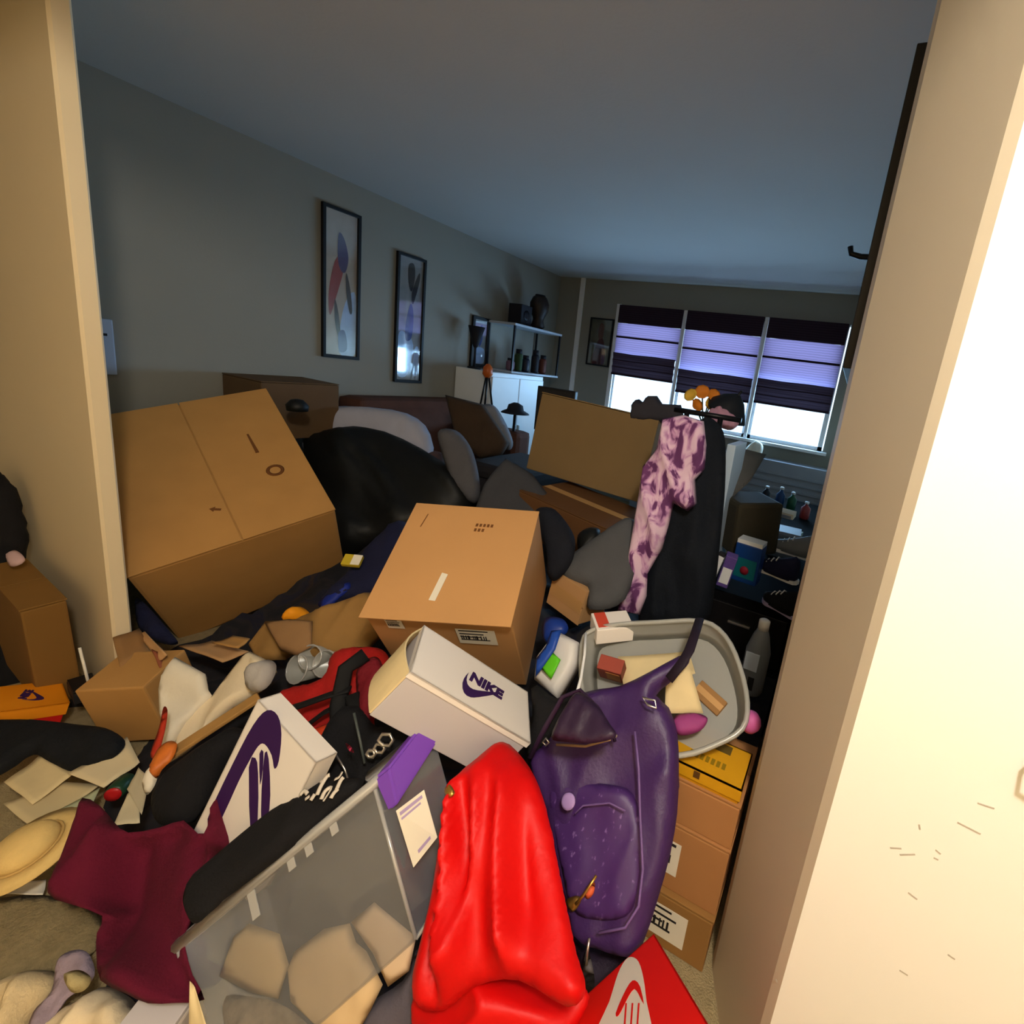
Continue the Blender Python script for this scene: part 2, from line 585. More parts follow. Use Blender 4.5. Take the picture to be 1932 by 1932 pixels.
# far wall around the windows
WZ0, WZ1 = 0.99, 2.19
wb = bmesh.new()
add_box(wb, ((XL + 0.6) / 2 - 0.01, YF + 0.08, WZ0 / 2), (4.04, 0.16, WZ0))
add_box(wb, ((XL + 0.6) / 2 - 0.01, YF + 0.08, (WZ1 + ZC) / 2), (4.04, 0.16, ZC - WZ1))
add_box(wb, ((XL - 2.59) / 2, YF + 0.08, (WZ0 + WZ1) / 2), (-2.59 - XL, 0.16, WZ1 - WZ0))
add_box(wb, (0.205, YF + 0.08, (WZ0 + WZ1) / 2), (0.77, 0.16, WZ1 - WZ0))
struct(from_bm('wall_back', wb, M_WALL))
# right wall: hall face, oblique end, room face
pr = [(0.108, 0.75), (1.30, 0.75), (1.30, 0.95), (0.35, 0.95), (0.35, YF), (XR, YF), (XR, 1.035), (-0.014, 1.0), (0.094, 0.765)]
wr = prism('wall_right', pr, 2.45, mat('pillar_paint', (216, 202, 178), 0.55, 0.02, 2.0, 0.04, 40))
struct(wr)
wr.data.materials.append(M_WHITEP)
for f in wr.data.polygons:
    if f.normal.y < -0.9: f.material_index = 1
rs = random.Random(4)
# scuffs on the hall face, low down
for k, (px, py, ln, an) in enumerate([(1690, 1600, .016, -.5), (1712, 1612, .022, -.6), (1770, 1607, .008, .4), (1766, 1620, .006, 0), (1828, 1562, .03, .1), (1735, 1560, .008, 1.2), (1722, 1690, .014, .3), (1795, 1805, .01, .2), (1705, 1835, .012, .1), (1465, 1850, .006, .9), (1860, 1520, .02, -.1)]):
    p = atY(px, py, 0.75)
    b = bmesh.new()
    add_box(b, (0, 0, 0), (ln, 0.0008, 0.0022), Matrix.Rotation(an, 3, 'Y'))
    o = from_bm('scuff_mark', b, M_SCUFF, wr)
    o.location = p + Vector((0, -0.0004, 0))
hp = atY(1928, 1452, 0.75)
tube('wall_hook', [hp + Vector((0.012, -0.002, 0.03)), hp + Vector((0.0, -0.012, 0.01)), hp + Vector((0.004, -0.02, -0.012)), hp + Vector((0.02, -0.018, -0.018))], 0.003, M_METAL, wr)
# left partition with its bright end
wp = prism('wall_front', [(XL, 0.668), (-2.203, 0.668), (-2.197, 0.676), (-2.197, 0.712), (-2.203, 0.718), (XL, 0.718)], 2.45, M_CREAM)
struct(wp)
# lintel added out of view to keep hall lamp light off the ceiling
struct(box('added_lintel', (-1.03, 0.26, 2.335), (4.74, 0.12, 0.23), M_CREAM))
# white corner casing on the far wall
struct(box('trim_2', (-3.10, YF - 0.012, 1.225), (0.055, 0.024, 2.45), M_TRIM, None, 0.004))
struct(box('baseboard_left', (XL + 0.008, 2.85, 0.045), (0.016, 4.2, 0.09), M_TRIM, None, 0.004))
# windows
for i, (x0, x1) in enumerate(((-2.585, -1.815), (-1.785, -0.965), (-0.935, -0.205))):
    w = thing('window_%d' % (i + 1), None, None, ((x0 + x1) / 2, YF + 0.05, WZ0))
    del w['label']; del w['category']; w['kind'] = 'structure'
    ww, hh = x1 - x0 + 0.02, WZ1 - WZ0
    fb = bmesh.new()
    add_box(fb, (0, 0, 0.02), (ww, 0.07, 0.04)); add_box(fb, (0, 0, hh - 0.02), (ww, 0.07, 0.04))
    add_box(fb, (-ww / 2 + 0.02, 0, hh / 2), (0.04, 0.07, hh)); add_box(fb, (ww / 2 - 0.02, 0, hh / 2), (0.04, 0.07, hh))
    add_box(fb, (0, 0, hh * 0.5), (ww, 0.05, 0.035))
    from_bm('window_frame', fb, M_TRIM, w)
    box('window_pane', (0, 0.01, hh * 0.25), (ww - 0.07, 0.004, hh * 0.46), M_GLASS, w)
    box('window_pane', (0, 0.03, hh * 0.75), (ww - 0.07, 0.004, hh * 0.46), M_GLASS, w)
struct(box('trim_3', (-1.39, YF - 0.03, WZ0 - 0.015), (2.5, 0.09, 0.03), M_TRIM, None, 0.005))
for mx in (-1.80, -0.95):
    struct(box('trim_4', (mx, YF + 0.01, (WZ0 + WZ1) / 2), (0.032, 0.09, WZ1 - WZ0), M_TRIM))
struct(box('trim_7', (-2.60, YF - 0.008, (WZ0 + WZ1) / 2), (0.05, 0.016, WZ1 - WZ0 + 0.02), M_TRIM))

# ================================================================== WALL THINGS AND FAR END
for i, (x0, x1, zb, lab) in enumerate(((-2.575, -1.825, 1.43, 'raised purple fabric window shade nearest the far picture'), (-1.775, -0.975, 1.345, 'raised purple fabric window shade in the middle window'), (-0.925, -0.20, 1.36, 'raised purple fabric window shade beside the right wall'))):
    t = thing('window_shade', lab, 'shade', ((x0 + x1) / 2, YF - 0.035, zb), None, 'fabric shades over the three far windows')
    ww = x1 - x0
    H = WZ1 - zb
    zl0, zl1 = 0.235, H - 0.19
    box('valance', (0, 0, H - 0.095), (ww, 0.035, 0.19), M_SHADE_D, t, 0.006)
    def wavy(nm, z0, z1, m, amp, y0=0.0, nseg=14):
        vs2, fs2 = [], []
        for k in range(nseg + 1):
            z = z0 + (z1 - z0) * k / nseg
            for xx in (-ww / 2, -ww / 6, ww / 6, ww / 2):
                vs2.append((xx, y0 + amp * math.sin(k * 1.1 + xx * 3) , z + 0.004 * math.sin(xx * 9 + k)))
        for k in range(nseg):
            for c in range(3):
                a = k * 4 + c
                fs2.append((a, a + 1, a + 5, a + 4))
        o = obj(nm, vs2, fs2, m, t, True)
        return o
    wavy('lilac_panel', zl0, zl1, M_SHADE_L, 0.003)
    box('hem_bar', (0, -0.004, zl0 + (zl1 - zl0) * 0.55), (ww, 0.008, 0.022), M_SHADE_D, t, 0.002)
    for k in range(3):
        wavy('bottom_fold', 0.01 + k * 0.075, 0.095 + k * 0.075, M_SHADE_D, 0.006, -0.012 - 0.004 * k, 6)
    box('bottom_rail', (0, -0.01, 0.01), (ww, 0.022, 0.022), M_SHADE_D, t, 0.003)

def picture(label, cat, loc, ry, w, h, art, bar=0.022, group=None, name='framed_picture', deep=0.026):
    """upright frame; local x along the wall, y out of the wall is -y"""
    t = thing(name, label, cat, loc, ry, group)
    for sx in (-1, 1):
        box('frame_bar', (sx * (w / 2 - bar / 2), -deep / 2, h / 2), (bar, deep, h), M_FRAME, t, 0.003)
    for sz in (0, 1):
        box('frame_bar', (0, -deep / 2, bar / 2 + sz * (h - bar)), (w - bar * 2 + 0.002, deep, bar), M_FRAME, t, 0.003)
    pw, ph = w - 2 * bar, h - 2 * bar
    b = box('picture', (0, -0.006, h / 2), (pw, 0.006, ph), art[0], t)
    for k, (pts, m) in enumerate(art[1]):
        M = Matrix(((1, 0, 0, 0), (0, 0, 1, -0.0095 - 0.0006 * k), (0, -1, 0, 0), (0, 0, 0, 1)))
        M = Matrix(((1, 0, 0, 0), (0, 0, -1, -0.0095 - 0.0006 * k), (0, 1, 0, h / 2), (0, 0, 0, 1)))
        pp = crom([((x - 0.5) * pw, (y - 0.5) * ph) for x, y in pts], 4)
        prism('painted_shape', pp, 0.0005, m, b, M)
    box('glass', (0, -0.016, h / 2), (pw, 0.002, ph), M_PGLASS, t)
    return t
M_PGLASS = clear_mat('picture_glass', (0.98, 0.98, 0.98), (0.5, 0.5, 0.5), 0.06, 0.99, 0.12)
A_TAN = mat('art_tan', (158, 142, 122), 0.7, 0.2, 12, rgb2=(196, 186, 172))
A_VIO = mat('art_violet', (70, 56, 110), 0.7, 0.2, 20)
A_RED = mat('art_red', (156, 40, 38), 0.7, 0.2, 20)
A_DK = mat('art_dark', (38, 30, 34), 0.7, 0.2, 20)
A_PALE = mat('art_and_window_glare', (176, 204, 246), 0.7, 0.15, 25)  # pale print; also the window's reflection painted into two pictures
A_BLUE = mat('art_blue', (52, 76, 150), 0.7, 0.2, 20)
A_GREY = mat('art_grey', (150, 150, 150), 0.7, 0.2, 12)
RYL = eul(0, 0, 90)
art1 = (A_TAN, [([(.45, .02), (.98, .02), (.98, .45), (.7, .42), (.5, .25)], A_PALE), ([(.15, .28), (.35, .42), (.62, .66), (.55, .72), (.3, .66), (.12, .45)], A_RED), ([(.42, .86), (.6, .82), (.72, .7), (.62, .6), (.45, .62), (.38, .72)], A_VIO), ([(.3, .4), (.42, .3), (.5, .12), (.4, .14), (.3, .26)], A_DK), ([(.65, .6), (.78, .5), (.86, .34), (.78, .32), (.66, .46)], A_DK), ([(.42, .16), (.62, .18), (.7, .05), (.45, .03)], A_BLUE)])
art2 = (A_GREY, [([(.05, .05), (.5, .05), (.7, .3), (.3, .4), (.05, .36)], A_PALE), ([(.38, .94), (.6, .96), (.66, .86), (.54, .74), (.4, .8)], A_DK), ([(.35, .34), (.6, .36), (.66, .54), (.52, .64), (.36, .5)], A_BLUE), ([(.56, .74), (.82, .9), (.86, .84), (.62, .64)], A_DK), ([(.7, .06), (.92, .06), (.92, .28), (.74, .26)], A_PALE)])  # pale shapes at the bottom are the window reflection put into colour
picture('tall black-framed print of a figure in red, nearer the doorway', 'picture', (XL + 0.001, 2.309, 1.27), RYL, 0.27, 0.99, art1)
picture('tall black-framed print with blue figure, second along the left wall', 'picture', (XL + 0.001, 2.881, 1.125), RYL, 0.27, 0.995, art2)
picture('small black-framed print beside the wall shelf', 'picture', (XL + 0.001, 3.69, 1.315), RYL, 0.23, 0.47, (A_GREY, [([(.2, .03), (.9, .03), (.9, .35), (.2, .35)], A_PALE), ([(.5, .4), (.7, .6), (.6, .9), (.4, .7)], A_BLUE)]), 0.03)  # lower pale shape paints in the bright reflection on the glass
picture('brown-red portrait print on the far wall left of the windows', 'picture', (-2.79, YF - 0.001, 1.5), eul(0, 0, 0), 0.30, 0.53, (mat('art_olive', (120, 118, 100), 0.7, 0.2, 12), [([(.2, .02), (.8, .02), (.75, .4), (.55, .62), (.35, .45)], mat('art_brown', (96, 44, 40), .7, .2, 15)), ([(.4, .6), (.6, .6), (.62, .85), (.5, .93), (.38, .85)], mat('art_skin', (120, 80, 64), .7, .2, 15))]), 0.016)
# pale rectangle on the left wall beside the partition
t = thing('wall_intercom', 'pale blue-white wall panel on the left wall beside the partition', 'wall panel', (XL + 0.001, 1.05, 1.215))
box('housing', (0.012, 0, 0), (0.024, 0.19, 0.27), mat('pale_panel', (176, 190, 214), 0.5, 0.03), t, 0.006)
box('speaker_slot', (0.0245, 0.02, 0.06), (0.002, 0.10, 0.012), M_INK, t)
box('button', (0.0245, 0.02, -0.05), (0.004, 0.03, 0.03), M_TRIM, t, 0.001)
# black frame on the right wall, seen along its edge
t = thing('framed_mirror', 'slim black frame hung on the right wall, seen edge-on', 'mirror', (XR - 0.001, 1.52, 1.53))
for sy in (-1, 1):
    box('frame_bar', (-0.009, sy * 0.375, 0.30), (0.018, 0.03, 0.60), M_FRAME, t, 0.002)
for sz in (0, 1):
    box('frame_bar', (-0.009, 0, 0.015 + sz * 0.57), (0.018, 0.722, 0.03), M_FRAME, t, 0.002)
box('mirror_glass', (-0.005, 0, 0.30), (0.006, 0.72, 0.54), mat('mirror_silver', (180, 186, 190), 0.05, 0.0, metal=1.0), t)
t = thing('wall_bracket', 'small dark metal bracket below the black frame on right wall', 'bracket', (XR - 0.001, 2.35, 2.05))
box('plate', (-0.004, 0, 0), (0.008, 0.05, 0.16), M_METAL, t, 0.002)
tube('peg', [(-0.004, 0, 0.03), (-0.09, 0, 0.03), (-0.13, 0, 0.04), (-.14, 0, .07)], 0.012, M_DARKM, t)

# white cabinet and shelf in the far left corner
M_WCAB = mat('white_cabinet_paint', (224, 228, 232), 0.4, 0.02)
t = thing('white_cabinet', 'tall white cabinet against the left wall under the shelf', 'cabinet', (-3.20, 3.80, 0))
box('body', (0, 0, 0.65), (0.42, 0.79, 1.30), M_WCAB, t, 0.006)
for s in (-1, 1):
    dd = box('door', (0.216, s * 0.196, 0.65), (0.016, 0.38, 1.22), M_WCAB, t, 0.004)
    box('handle', (0.232, s * 0.03, 0.75), (0.016, 0.012, 0.12), M_METAL, dd, 0.002)
t = thing('wall_shelf', 'dark two-tier open shelf on the cabinet in the far left corner', 'shelf', (-3.24, 4.18, 1.302))
M_SHELF = mat('shelf_board', (176, 182, 192), 0.5, 0.05)
box('board', (0, 0, 0.01), (0.34, 0.80, 0.02), M_SHELF, t, 0.003)
box('board', (0, 0, 0.463), (0.34, 0.80, 0.022), M_SHELF, t, 0.003)
for sy in (-1, 1):
    for sx in (-1, 1):
        box('post', (sx * 0.155, sy * 0.385, 0.235), (0.018, 0.018, 0.45), M_DARKM, t, 0.002)
M_SHD = mat('dark_shelf_things', (24, 22, 30), 0.7, 0.2)
M_GRN = mat('dark_leaf_green', (44, 64, 34), 0.8, 0.2)
t = thing('dark_vase', 'dark rounded vase on top of the corner shelf', 'vase', (-3.2, 4.30, 1.777))
lathe('vase_body', [(0.04, 0), (0.075, 0.03), (0.055, 0.09), (0.06, 0.12), (0.095, 0.19), (0.10, 0.26), (0.075, 0.32), (0.05, 0.34)], mat('brown_glaze', (44, 34, 30), 0.5, 0.2), t)
lathe('vase_rim', [(0.05, 0.335), (0.055, 0.345), (0.048, 0.35)], M_SHD, t)
t = thing('black_speaker', 'boxy black speaker left of the vase on the corner shelf', 'speaker', (-3.24, 4.05, 1.777))
box('cabinet', (0, 0, 0.1), (0.16, 0.17, 0.2), M_SHD, t, 0.006)
lathe('speaker_cone', [(0.05, 0), (0.045, 0.004), (0.02, 0.001)], M_DARKM, t).location = (0.081, 0, 0.1)
t.children[-1].rotation_euler = (0, math.pi / 2, 0)
for k, (yy, hh, m, lb) in enumerate(((3.90, .12, mat('mauve_pot', (110, 80, 96), .6, .1), 'mauve jar at the near end of the corner shelf'), (4.02, .22, M_GRN, 'green jar in the middle of the corner shelf'), (4.14, .17, mat('navy_jar', (22, 26, 44), .5, .1), 'navy jar beside the green jar on corner shelf'), (4.30, .24, M_SHD, 'tall black jar on the lower tier of the corner shelf'), (4.44, .2, mat('rust_jar', (90, 44, 32), .6, .1), 'rust-brown jar at the far end of the corner shelf'))):
    t = thing('jar', lb, 'jar', (-3.19, yy, 1.324), None, 'jars on the corner shelf')
    r = 0.042
    lathe('jar_body', [(r * .8, 0), (r, 0.02), (r, hh * 0.7), (r * .7, hh * 0.82)], m, t, 14)
    lathe('lid', [(r * .72, hh * 0.8), (r * .75, hh * 0.86), (r * .72, hh), (r * .2, hh)], M_SHD, t, 14)
t = thing('tripod_figure', 'small tripod ornament with an orange body before the white cabinet', 'ornament', P(917, 745, 4.2))
q = t.location.copy()
for dx, dy in ((-.06, 0), (.05, .04), (.04, -.05)):
    tube('leg', [(dx, dy, -.12), (dx * .2, dy * .2, .17)], .008, M_DARKM, t)
lathe('body', [(.02, .15), (.045, .18), (.04, .24), (.015, .27)], mat('orange_lacquer', (190, 90, 30), .4, .1), t, 12)
t = thing('black_lamp', 'black funnel-shaped lamp beside the small framed print', 'lamp', (-3.28, 3.50, 1.302))
lathe('base', [(.06, 0), (.06, .015), (.012, .02), (.01, .2), (.02, .22)], M_SHD, t, 14)
lathe('shade', [(.015, .19), (.03, .22), (.075, .38), (.07, .38)], M_SHD, t, 16)
# dark thing on a stand in front of the white cabinet
t = thing('black_hat_stand', 'black cap on a thin stand in front of white cabinet', 'stand', P(970, 800, 4.0))
tube('pole', [(0, 0, -t.location.z + .02), (0, 0, .10)], .012, M_DARKM, t)
lathe('foot', [(.12, 0), (.12, .01), (.02, .02)], M_DARKM, t, 18).location = (0, 0, -t.location.z)
lathe('cap', [(.12, .09), (.11, .1), (.07, .12), (.06, .16), (.02, .18)], M_SHD, t, 16)

# radiator cover below the windows
t = thing('radiator_cover', 'grey slatted radiator cover under the windows', 'radiator', (-1.05, 4.83, 0))
M_RAD = mat('radiator_grey', (150, 154, 164), 0.5, 0.04)
box('casing', (0, 0, 0.42), (2.0, 0.2, 0.84), M_RAD, t, 0.008)
for k in range(7):
    box('slat', (0, -0.106, 0.3 + k * 0.07), (1.9, 0.014, 0.025), M_RAD, t, 0.003)

# ================================================================== SOFA AND CUSHIONS (left, behind the big carton)
M_BLK = mat('black_vinyl', (13, 13, 12), 0.55, 0.15, 6, 0.1, 40, spec=0.35)
M_GREYC = mat('grey_cushion', (116, 116, 122), 0.9, 0.1, 10, 0.2, 150)
M_DGREY = mat('charcoal_cushion', (66, 66, 70), 0.9, 0.12, 10, 0.2, 150)
M_BROWNC = mat('brown_cushion', (62, 46, 32), 0.9, 0.15, 10, 0.2, 150)
M_COUCH = mat('rust_couch', (84, 52, 40), 0.9, 0.15, 8, 0.2, 150)
M_NAVY = mat('navy_cloth', (24, 26, 56), 0.9, 0.2, 12, 0.2, 150)
M_LILAC = mat('pale_lilac_pillow', (170, 170, 184), 0.85, 0.06, 8, 0.1, 100)
def one(o, label, cat, group=None, kind=None):
    return tag(o, label, cat, group, kind)
# couch: seat, back, arm as one thing
t = thing('couch', 'rust-brown couch along the left wall under the second print', 'couch', (-2.98, 2.82, 0))
box('seat', (0.1, 0, 0.24), (0.75, 1.1, 0.48), M_COUCH, t, 0.05)
box('backrest', (-0.28, 0, 0.62), (0.26, 1.12, 0.80), M_COUCH, t, 0.06)
box('armrest', (0.1, 0.47, 0.5), (0.8, 0.2, 0.7), M_COUCH, t, 0.05)
box('armrest', (0.1, -0.47, 0.45), (0.8, 0.2, 0.6), M_COUCH, t, 0.05)
one(soft('sofa_pillow', [(575, 812), (592, 774), (650, 766), (740, 773), (788, 790), (812, 820), (815, 868), (760, 880), (690, 880), (580, 870)], (700, 820, 3.2), (0.45, -0.75, 0.35), 0.08, 0.08, 0.10, M_LILAC, 0.014, 8, 0.5, 3, res=0.025, sm=2), 'pale lilac-grey pillow propped behind the black cushion', 'pillow')
one(soft('black_cushion', [(572, 832), (610, 815), (690, 806), (760, 828), (830, 868), (880, 905), (893, 945), (865, 985), (790, 1010), (720, 1030), (655, 1055), (610, 1040), (590, 940)], (740, 920, 2.95), (0.35, -0.75, 0.6), 0.10, 0.08, 0.16, M_BLK, 0.035, 6, 0.9, 5, res=0.028, sm=2), 'large black vinyl cushion sagging beside the big carton', 'cushion')
one(soft('brown_pillow', [(840, 745), (912, 763), (962, 836), (948, 858), (905, 866), (862, 838)], (900, 805, 3.35), (0.5, -0.8, 0.3), 0.05, 0.05, 0.07, M_BROWNC, 0.012, 8, 0.2, 6, res=0.025, sm=1), 'dark brown square pillow leaning on the couch', 'pillow')
one(soft('pale_pillow', [(905, 768), (930, 764), (950, 790), (968, 834), (958, 850), (935, 830), (915, 800)], (938, 805, 3.5), (0.5, -0.8, 0.3), 0.04, 0.05, 0.06, M_GREYC, 0.006, 8, 0.2, 7, res=0.03), 'pale grey pillow edge behind the brown pillow', 'pillow')
one(soft('grey_cushion', [(826, 815), (860, 812), (886, 840), (900, 880), (906, 930), (893, 950), (862, 925), (838, 870)], (868, 880, 2.95), (0.4, -0.8, 0.3), 0.06, 0.08, 0.08, mat('mid_grey_cushion', (92, 90, 94), .9, .1, 10, .2, 150), 0.012, 9, 1.2, 8, res=0.025), 'narrow grey cushion between the black and brown ones', 'cushion')
one(soft('charcoal_pillow', [(955, 864), (1005, 895), (1046, 948), (1030, 990), (960, 992), (893, 970), (915, 912)], (970, 930, 2.5), (0.2, -0.75, 0.6), 0.05, 0.06, 0.08, M_DGREY, 0.014, 9, 0.3, 9, res=0.022, sm=1), 'charcoal pillow just behind the middle carton', 'pillow')

t = thing('folded_duvet', 'dark folded duvet heaped before the rust-brown couch', 'duvet', (-2.1, 2.78, .42))
for k in range(3):
    box('fold', (0.02 * k, -.01 * k, .06 + .1 * k), (.66 - .04 * k, .74 - .05 * k, .1), mat('dark_duvet_cloth', (44, 40, 42), .95, .15, 10, .2, 120), t, .045)
# ================================================================== CARTONS
def closed_marks_big(t):
    X, Y, Z = 0.70, 0.87, 0.61
    def arrow(cx, cy, s, a, nm='printed_arrow'):
        M = Matrix.Translation((cx, cy, Z / 2 + 0.0035)) @ Matrix.Rotation(a, 4, 'Z')
        prism(nm, [(-.02 * s, 0), (-.02 * s, .012 * s), (.03 * s, .012 * s), (.03 * s, .03 * s), (.07 * s, 0), (.03 * s, -.03 * s), (.03 * s, -.012 * s), (-.02 * s, -.012 * s)], 0.0006, M_DKINK, t, M)
    M = Matrix.Translation((0.185, 0.07, Z / 2 + 0.0055))
    prism('printed_line', [(-.006, -.06), (.008, -.06), (.004, .07), (-.004, .07)], 0.0006, M_DKINK, t, M)
    ring = []
    for k in range(20): ring.append((.035 * math.cos(k * math.pi / 10), .035 * math.sin(k * math.pi / 10)))
    tube('printed_seal', [(0.215 + .028 * math.cos(k * .35), -.12 + .028 * math.sin(k * .35), Z / 2 + .0045) for k in range(18)], .007, M_DKINK, t, 6, True, .2)
    arrow(-0.03, -0.25, 0.45, 2.6)
S = 1.30
BIGLOC = CAM + (Vector((-2.058, .955, .749)) - CAM) * S
carton('large_carton', 'huge tan shipping carton tipped against the left wall', BIGLOC, rv(3.593, 0.634, 6.81), (.70, .87, .61), M_KRAFT2, True, False, None, [closed_marks_big], 0.012, seam='y')
S = 1.22
MIDLOC = CAM + (Vector((-.902, 1.016, .752)) - CAM) * S
def marks_mid(t):
    Z = .455
    X = .44
    bm = bmesh.new()
    for r in range(2):
        for k in range(5 - r * 2):
            add_box(bm, (0.02 + k * 0.013, 0.135 - r * 0.022, Z / 2 + 0.0035), (0.008, 0.013, 0.0006))
    from_bm('printed_code', bm, M_DKINK, t)
    bm = bmesh.new()
    add_box(bm, (-.165, .14, Z / 2 + .0035), (.003, .06, .0006), Matrix.Rotation(-.1, 3, 'Z'))
    from_bm('printed_line', bm, M_DKINK, t)
    prism('label', [(-.012, -.05), (.008, -.052), (.016, .045), (-.004, .05)], 0.0008, M_PAPER, t, Matrix.Translation((-.03, -.12, Z / 2 + .0035)))
carton('middle_carton', 'clean tan shipping carton with white sticker, centre of the pile', MIDLOC, rv(5.44, .528, 4.365), (.44, .44, .455), M_KRAFT, True, False, [((.10, -.2225, .12), (.12, .09), 'front'), ((-.14, -.2225, .17), (.05, .05), 'front')], [marks_mid], 0.005, 0.02, seam='none')
S = 1.12
BACKLOC = CAM + (Vector((-1.134, 2.165, 1.069)) - CAM) * S
carton('upright_carton', 'olive-tan carton standing on edge below the windows', BACKLOC, rv(-.126, .046, .021), (.73, .34, .45), mat('olive_kraft_card', (128, 104, 68), .82, .06, 5, .05, 60), True, False)
hexa_c = [P(1008, 900, 2.25), P(1195, 965, 2.15), P(1175, 1005, 2.12), P(1045, 990, 2.2)]
t = carton('low_carton', 'dark brown carton lying under the olive upright carton', P(1100, 985, 2.5), eul(0, 4, -8), (.58, .4, .22), mat('dark_brown_card', (104, 68, 36), .85, .08, 6, .05, 60), True, True)
t = carton('brown_carton', 'dim brown carton behind the huge tan carton, by left wall', CAM + Vector((-3.22, 1.82, -.50)), eul(0, 0, 2), (.36, .46, .34), mat('umber_card', (96, 72, 46), .85, .08, 6), True, False)
lathe('black_beanie', [(.05, 0), (.055, .03), (.03, .06), (.0101, .065)], M_BLK, None, 14)
o = bpy.data.objects['black_beanie']; o.location = P(561, 775, 2.62)
tag(o, 'small black knob-like hat perched beside the dim brown carton', 'hat')
# small carton right of the middle one
S = 1.0
carton('small_carton', 'small tan carton wedged right of the middle carton', Vector((-.859, 1.604, .539)), rv(-4.685, .424, .89), (.19, .147, .149), mat('pale_kraft_card', (190, 146, 98), .8, .05), True, True)

# ------------------------------------------------------------------ shoe boxes
def logo(t, size, m, M, gap=0.34, word=True):
    swoosh('printed_swoosh', size, m, t, M, 1.6)
    if word:
        text_mesh('printed_word', 'NIKE', size * 0.38, m, t, M @ Matrix.Translation((0.10 * size, size * gap, 0.0006)), size * 0.018, 0.25)
def shoe_box(name, label, loc, rot, dims, mlid, mbody, lid_h=0.35):
    t = thing(name, label, 'shoe box', loc, rot)
    X, Y, Z = dims
    lh = Z * lid_h
    box('body', (0, 0, -lh / 2 + 0.002), (X - 0.008, Y - 0.008, Z - lh + 0.01), mbody, t, 0.003)
    b = bmesh.new()
    add_box(b, (0, 0, Z / 2 - 0.002), (X, Y, 0.004))
    for s in (-1, 1):
        add_box(b, (0, s * (Y / 2 - 0.0015), Z / 2 - lh / 2), (X, 0.003, lh))
        add_box(b, (s * (X / 2 - 0.0015), 0, Z / 2 - lh / 2), (0.003, Y - 0.002, lh))
    from_bm('lid', b, mlid, t)
    return t
t = shoe_box('shoe_box', 'white and grey shoe box with purple logo, in front of the middle carton', Vector((-.73, .801, .60)), rv(-1.555, 4.864, 5.131), (.351, .184, .133), M_BOXWHITE, M_BOXGREY, 0.12)
logo(t, 0.125, M_PINK_INK, Matrix.Translation((0.015, -0.022, .133 / 2 + 0.0005)), .26)
# open kraft-coloured end of this box
b = bmesh.new()
for k in range(8):
    pass
bm = bmesh.new()
prev = None
for k in range(9):
    s = k / 8
    y = -.088 + .176 * s
    z0, z1 = -.064, .060
    bulge = -0.022 * math.sin(math.pi * s)
    a = bm.verts.new((-.176 + bulge, y, z0)); c = bm.verts.new((-.176 + bulge * 1.3, y, z1))
    a2 = bm.verts.new((-.172 + bulge, y, z0)); c2 = bm.verts.new((-.172 + bulge * 1.3, y, z1))
    if prev:
        for q in ((prev[0], a, c, prev[1]), (prev[2], prev[3], c2, a2), (prev[1], c, c2, prev[3]), (prev[0], prev[2], a2, a)):
            bm.faces.new(q)
    else:
        bm.faces.new((a, c, c2, a2))
    prev = (a, c, a2, c2)
bm.faces.new(prev[:1] + (prev[2], prev[3], prev[1]))
from_bm('inner_flap', bm, M_CREAMP, t)

# standing white lid with the big purple logo
LR = rv(-10.984, -1.783, 1.567)
t = thing('shoe_box_cover', 'white shoe box lid with big purple logo standing behind the maroon garment', 'box lid', Vector((-1.024, .523, .408)), LR)
LX, LY, LZ = .221, .357, .05
bm = bmesh.new()
add_box(bm, (0, 0, LZ / 2 - .0015), (LX, LY, .003))
for s in (-1, 1):
    add_box(bm, (s * (LX / 2 - .0015), 0, 0), (.003, LY, LZ)); add_box(bm, (0, s * (LY / 2 - .0015), 0), (LX, .003, LZ))
from_bm('lid_panel', bm, M_BOXWHITE, t)
def print_on(t, name, pix, zl, m, k=3, th=.0006):
    """flat print on the local plane z = zl of a placed thing"""
    Mw = Matrix.LocRotScale(t.location, t.rotation_quaternion, None)
    n = (Mw.to_3x3() @ Vector((0, 0, 1))).normalized()
    q = Mw @ Vector((0, 0, zl))
    Mi = Mw.inverted()
    pts = []
    for x, y in crom(pix, k):
        v = Mi @ onplane(x, y, q, n)
        pts.append((v.x, v.y))
    return prism(name, pts, th, m, t, Matrix.Translation((0, 0, zl)))
print_on(t, 'printed_swoosh', [(392, 1545), (440, 1440), (478, 1368), (504, 1340), (524, 1350), (531, 1385), (526, 1436), (518, 1450), (513, 1425), (500, 1404), (487, 1408), (468, 1440), (450, 1475), (425, 1530), (408, 1560)], LZ / 2 + .0003, M_PINK_INK)
for lp in ([(470, 1448), (482, 1430), (487, 1460), (486, 1550), (474, 1585)], [(490, 1422), (497, 1418), (496, 1450), (491, 1480)], [(500, 1420), (507, 1432), (510, 1500), (505, 1545), (494, 1560), (494, 1490)]):
    print_on(t, 'printed_letter', lp, LZ / 2 + .0003, M_PINK_INK, 2)

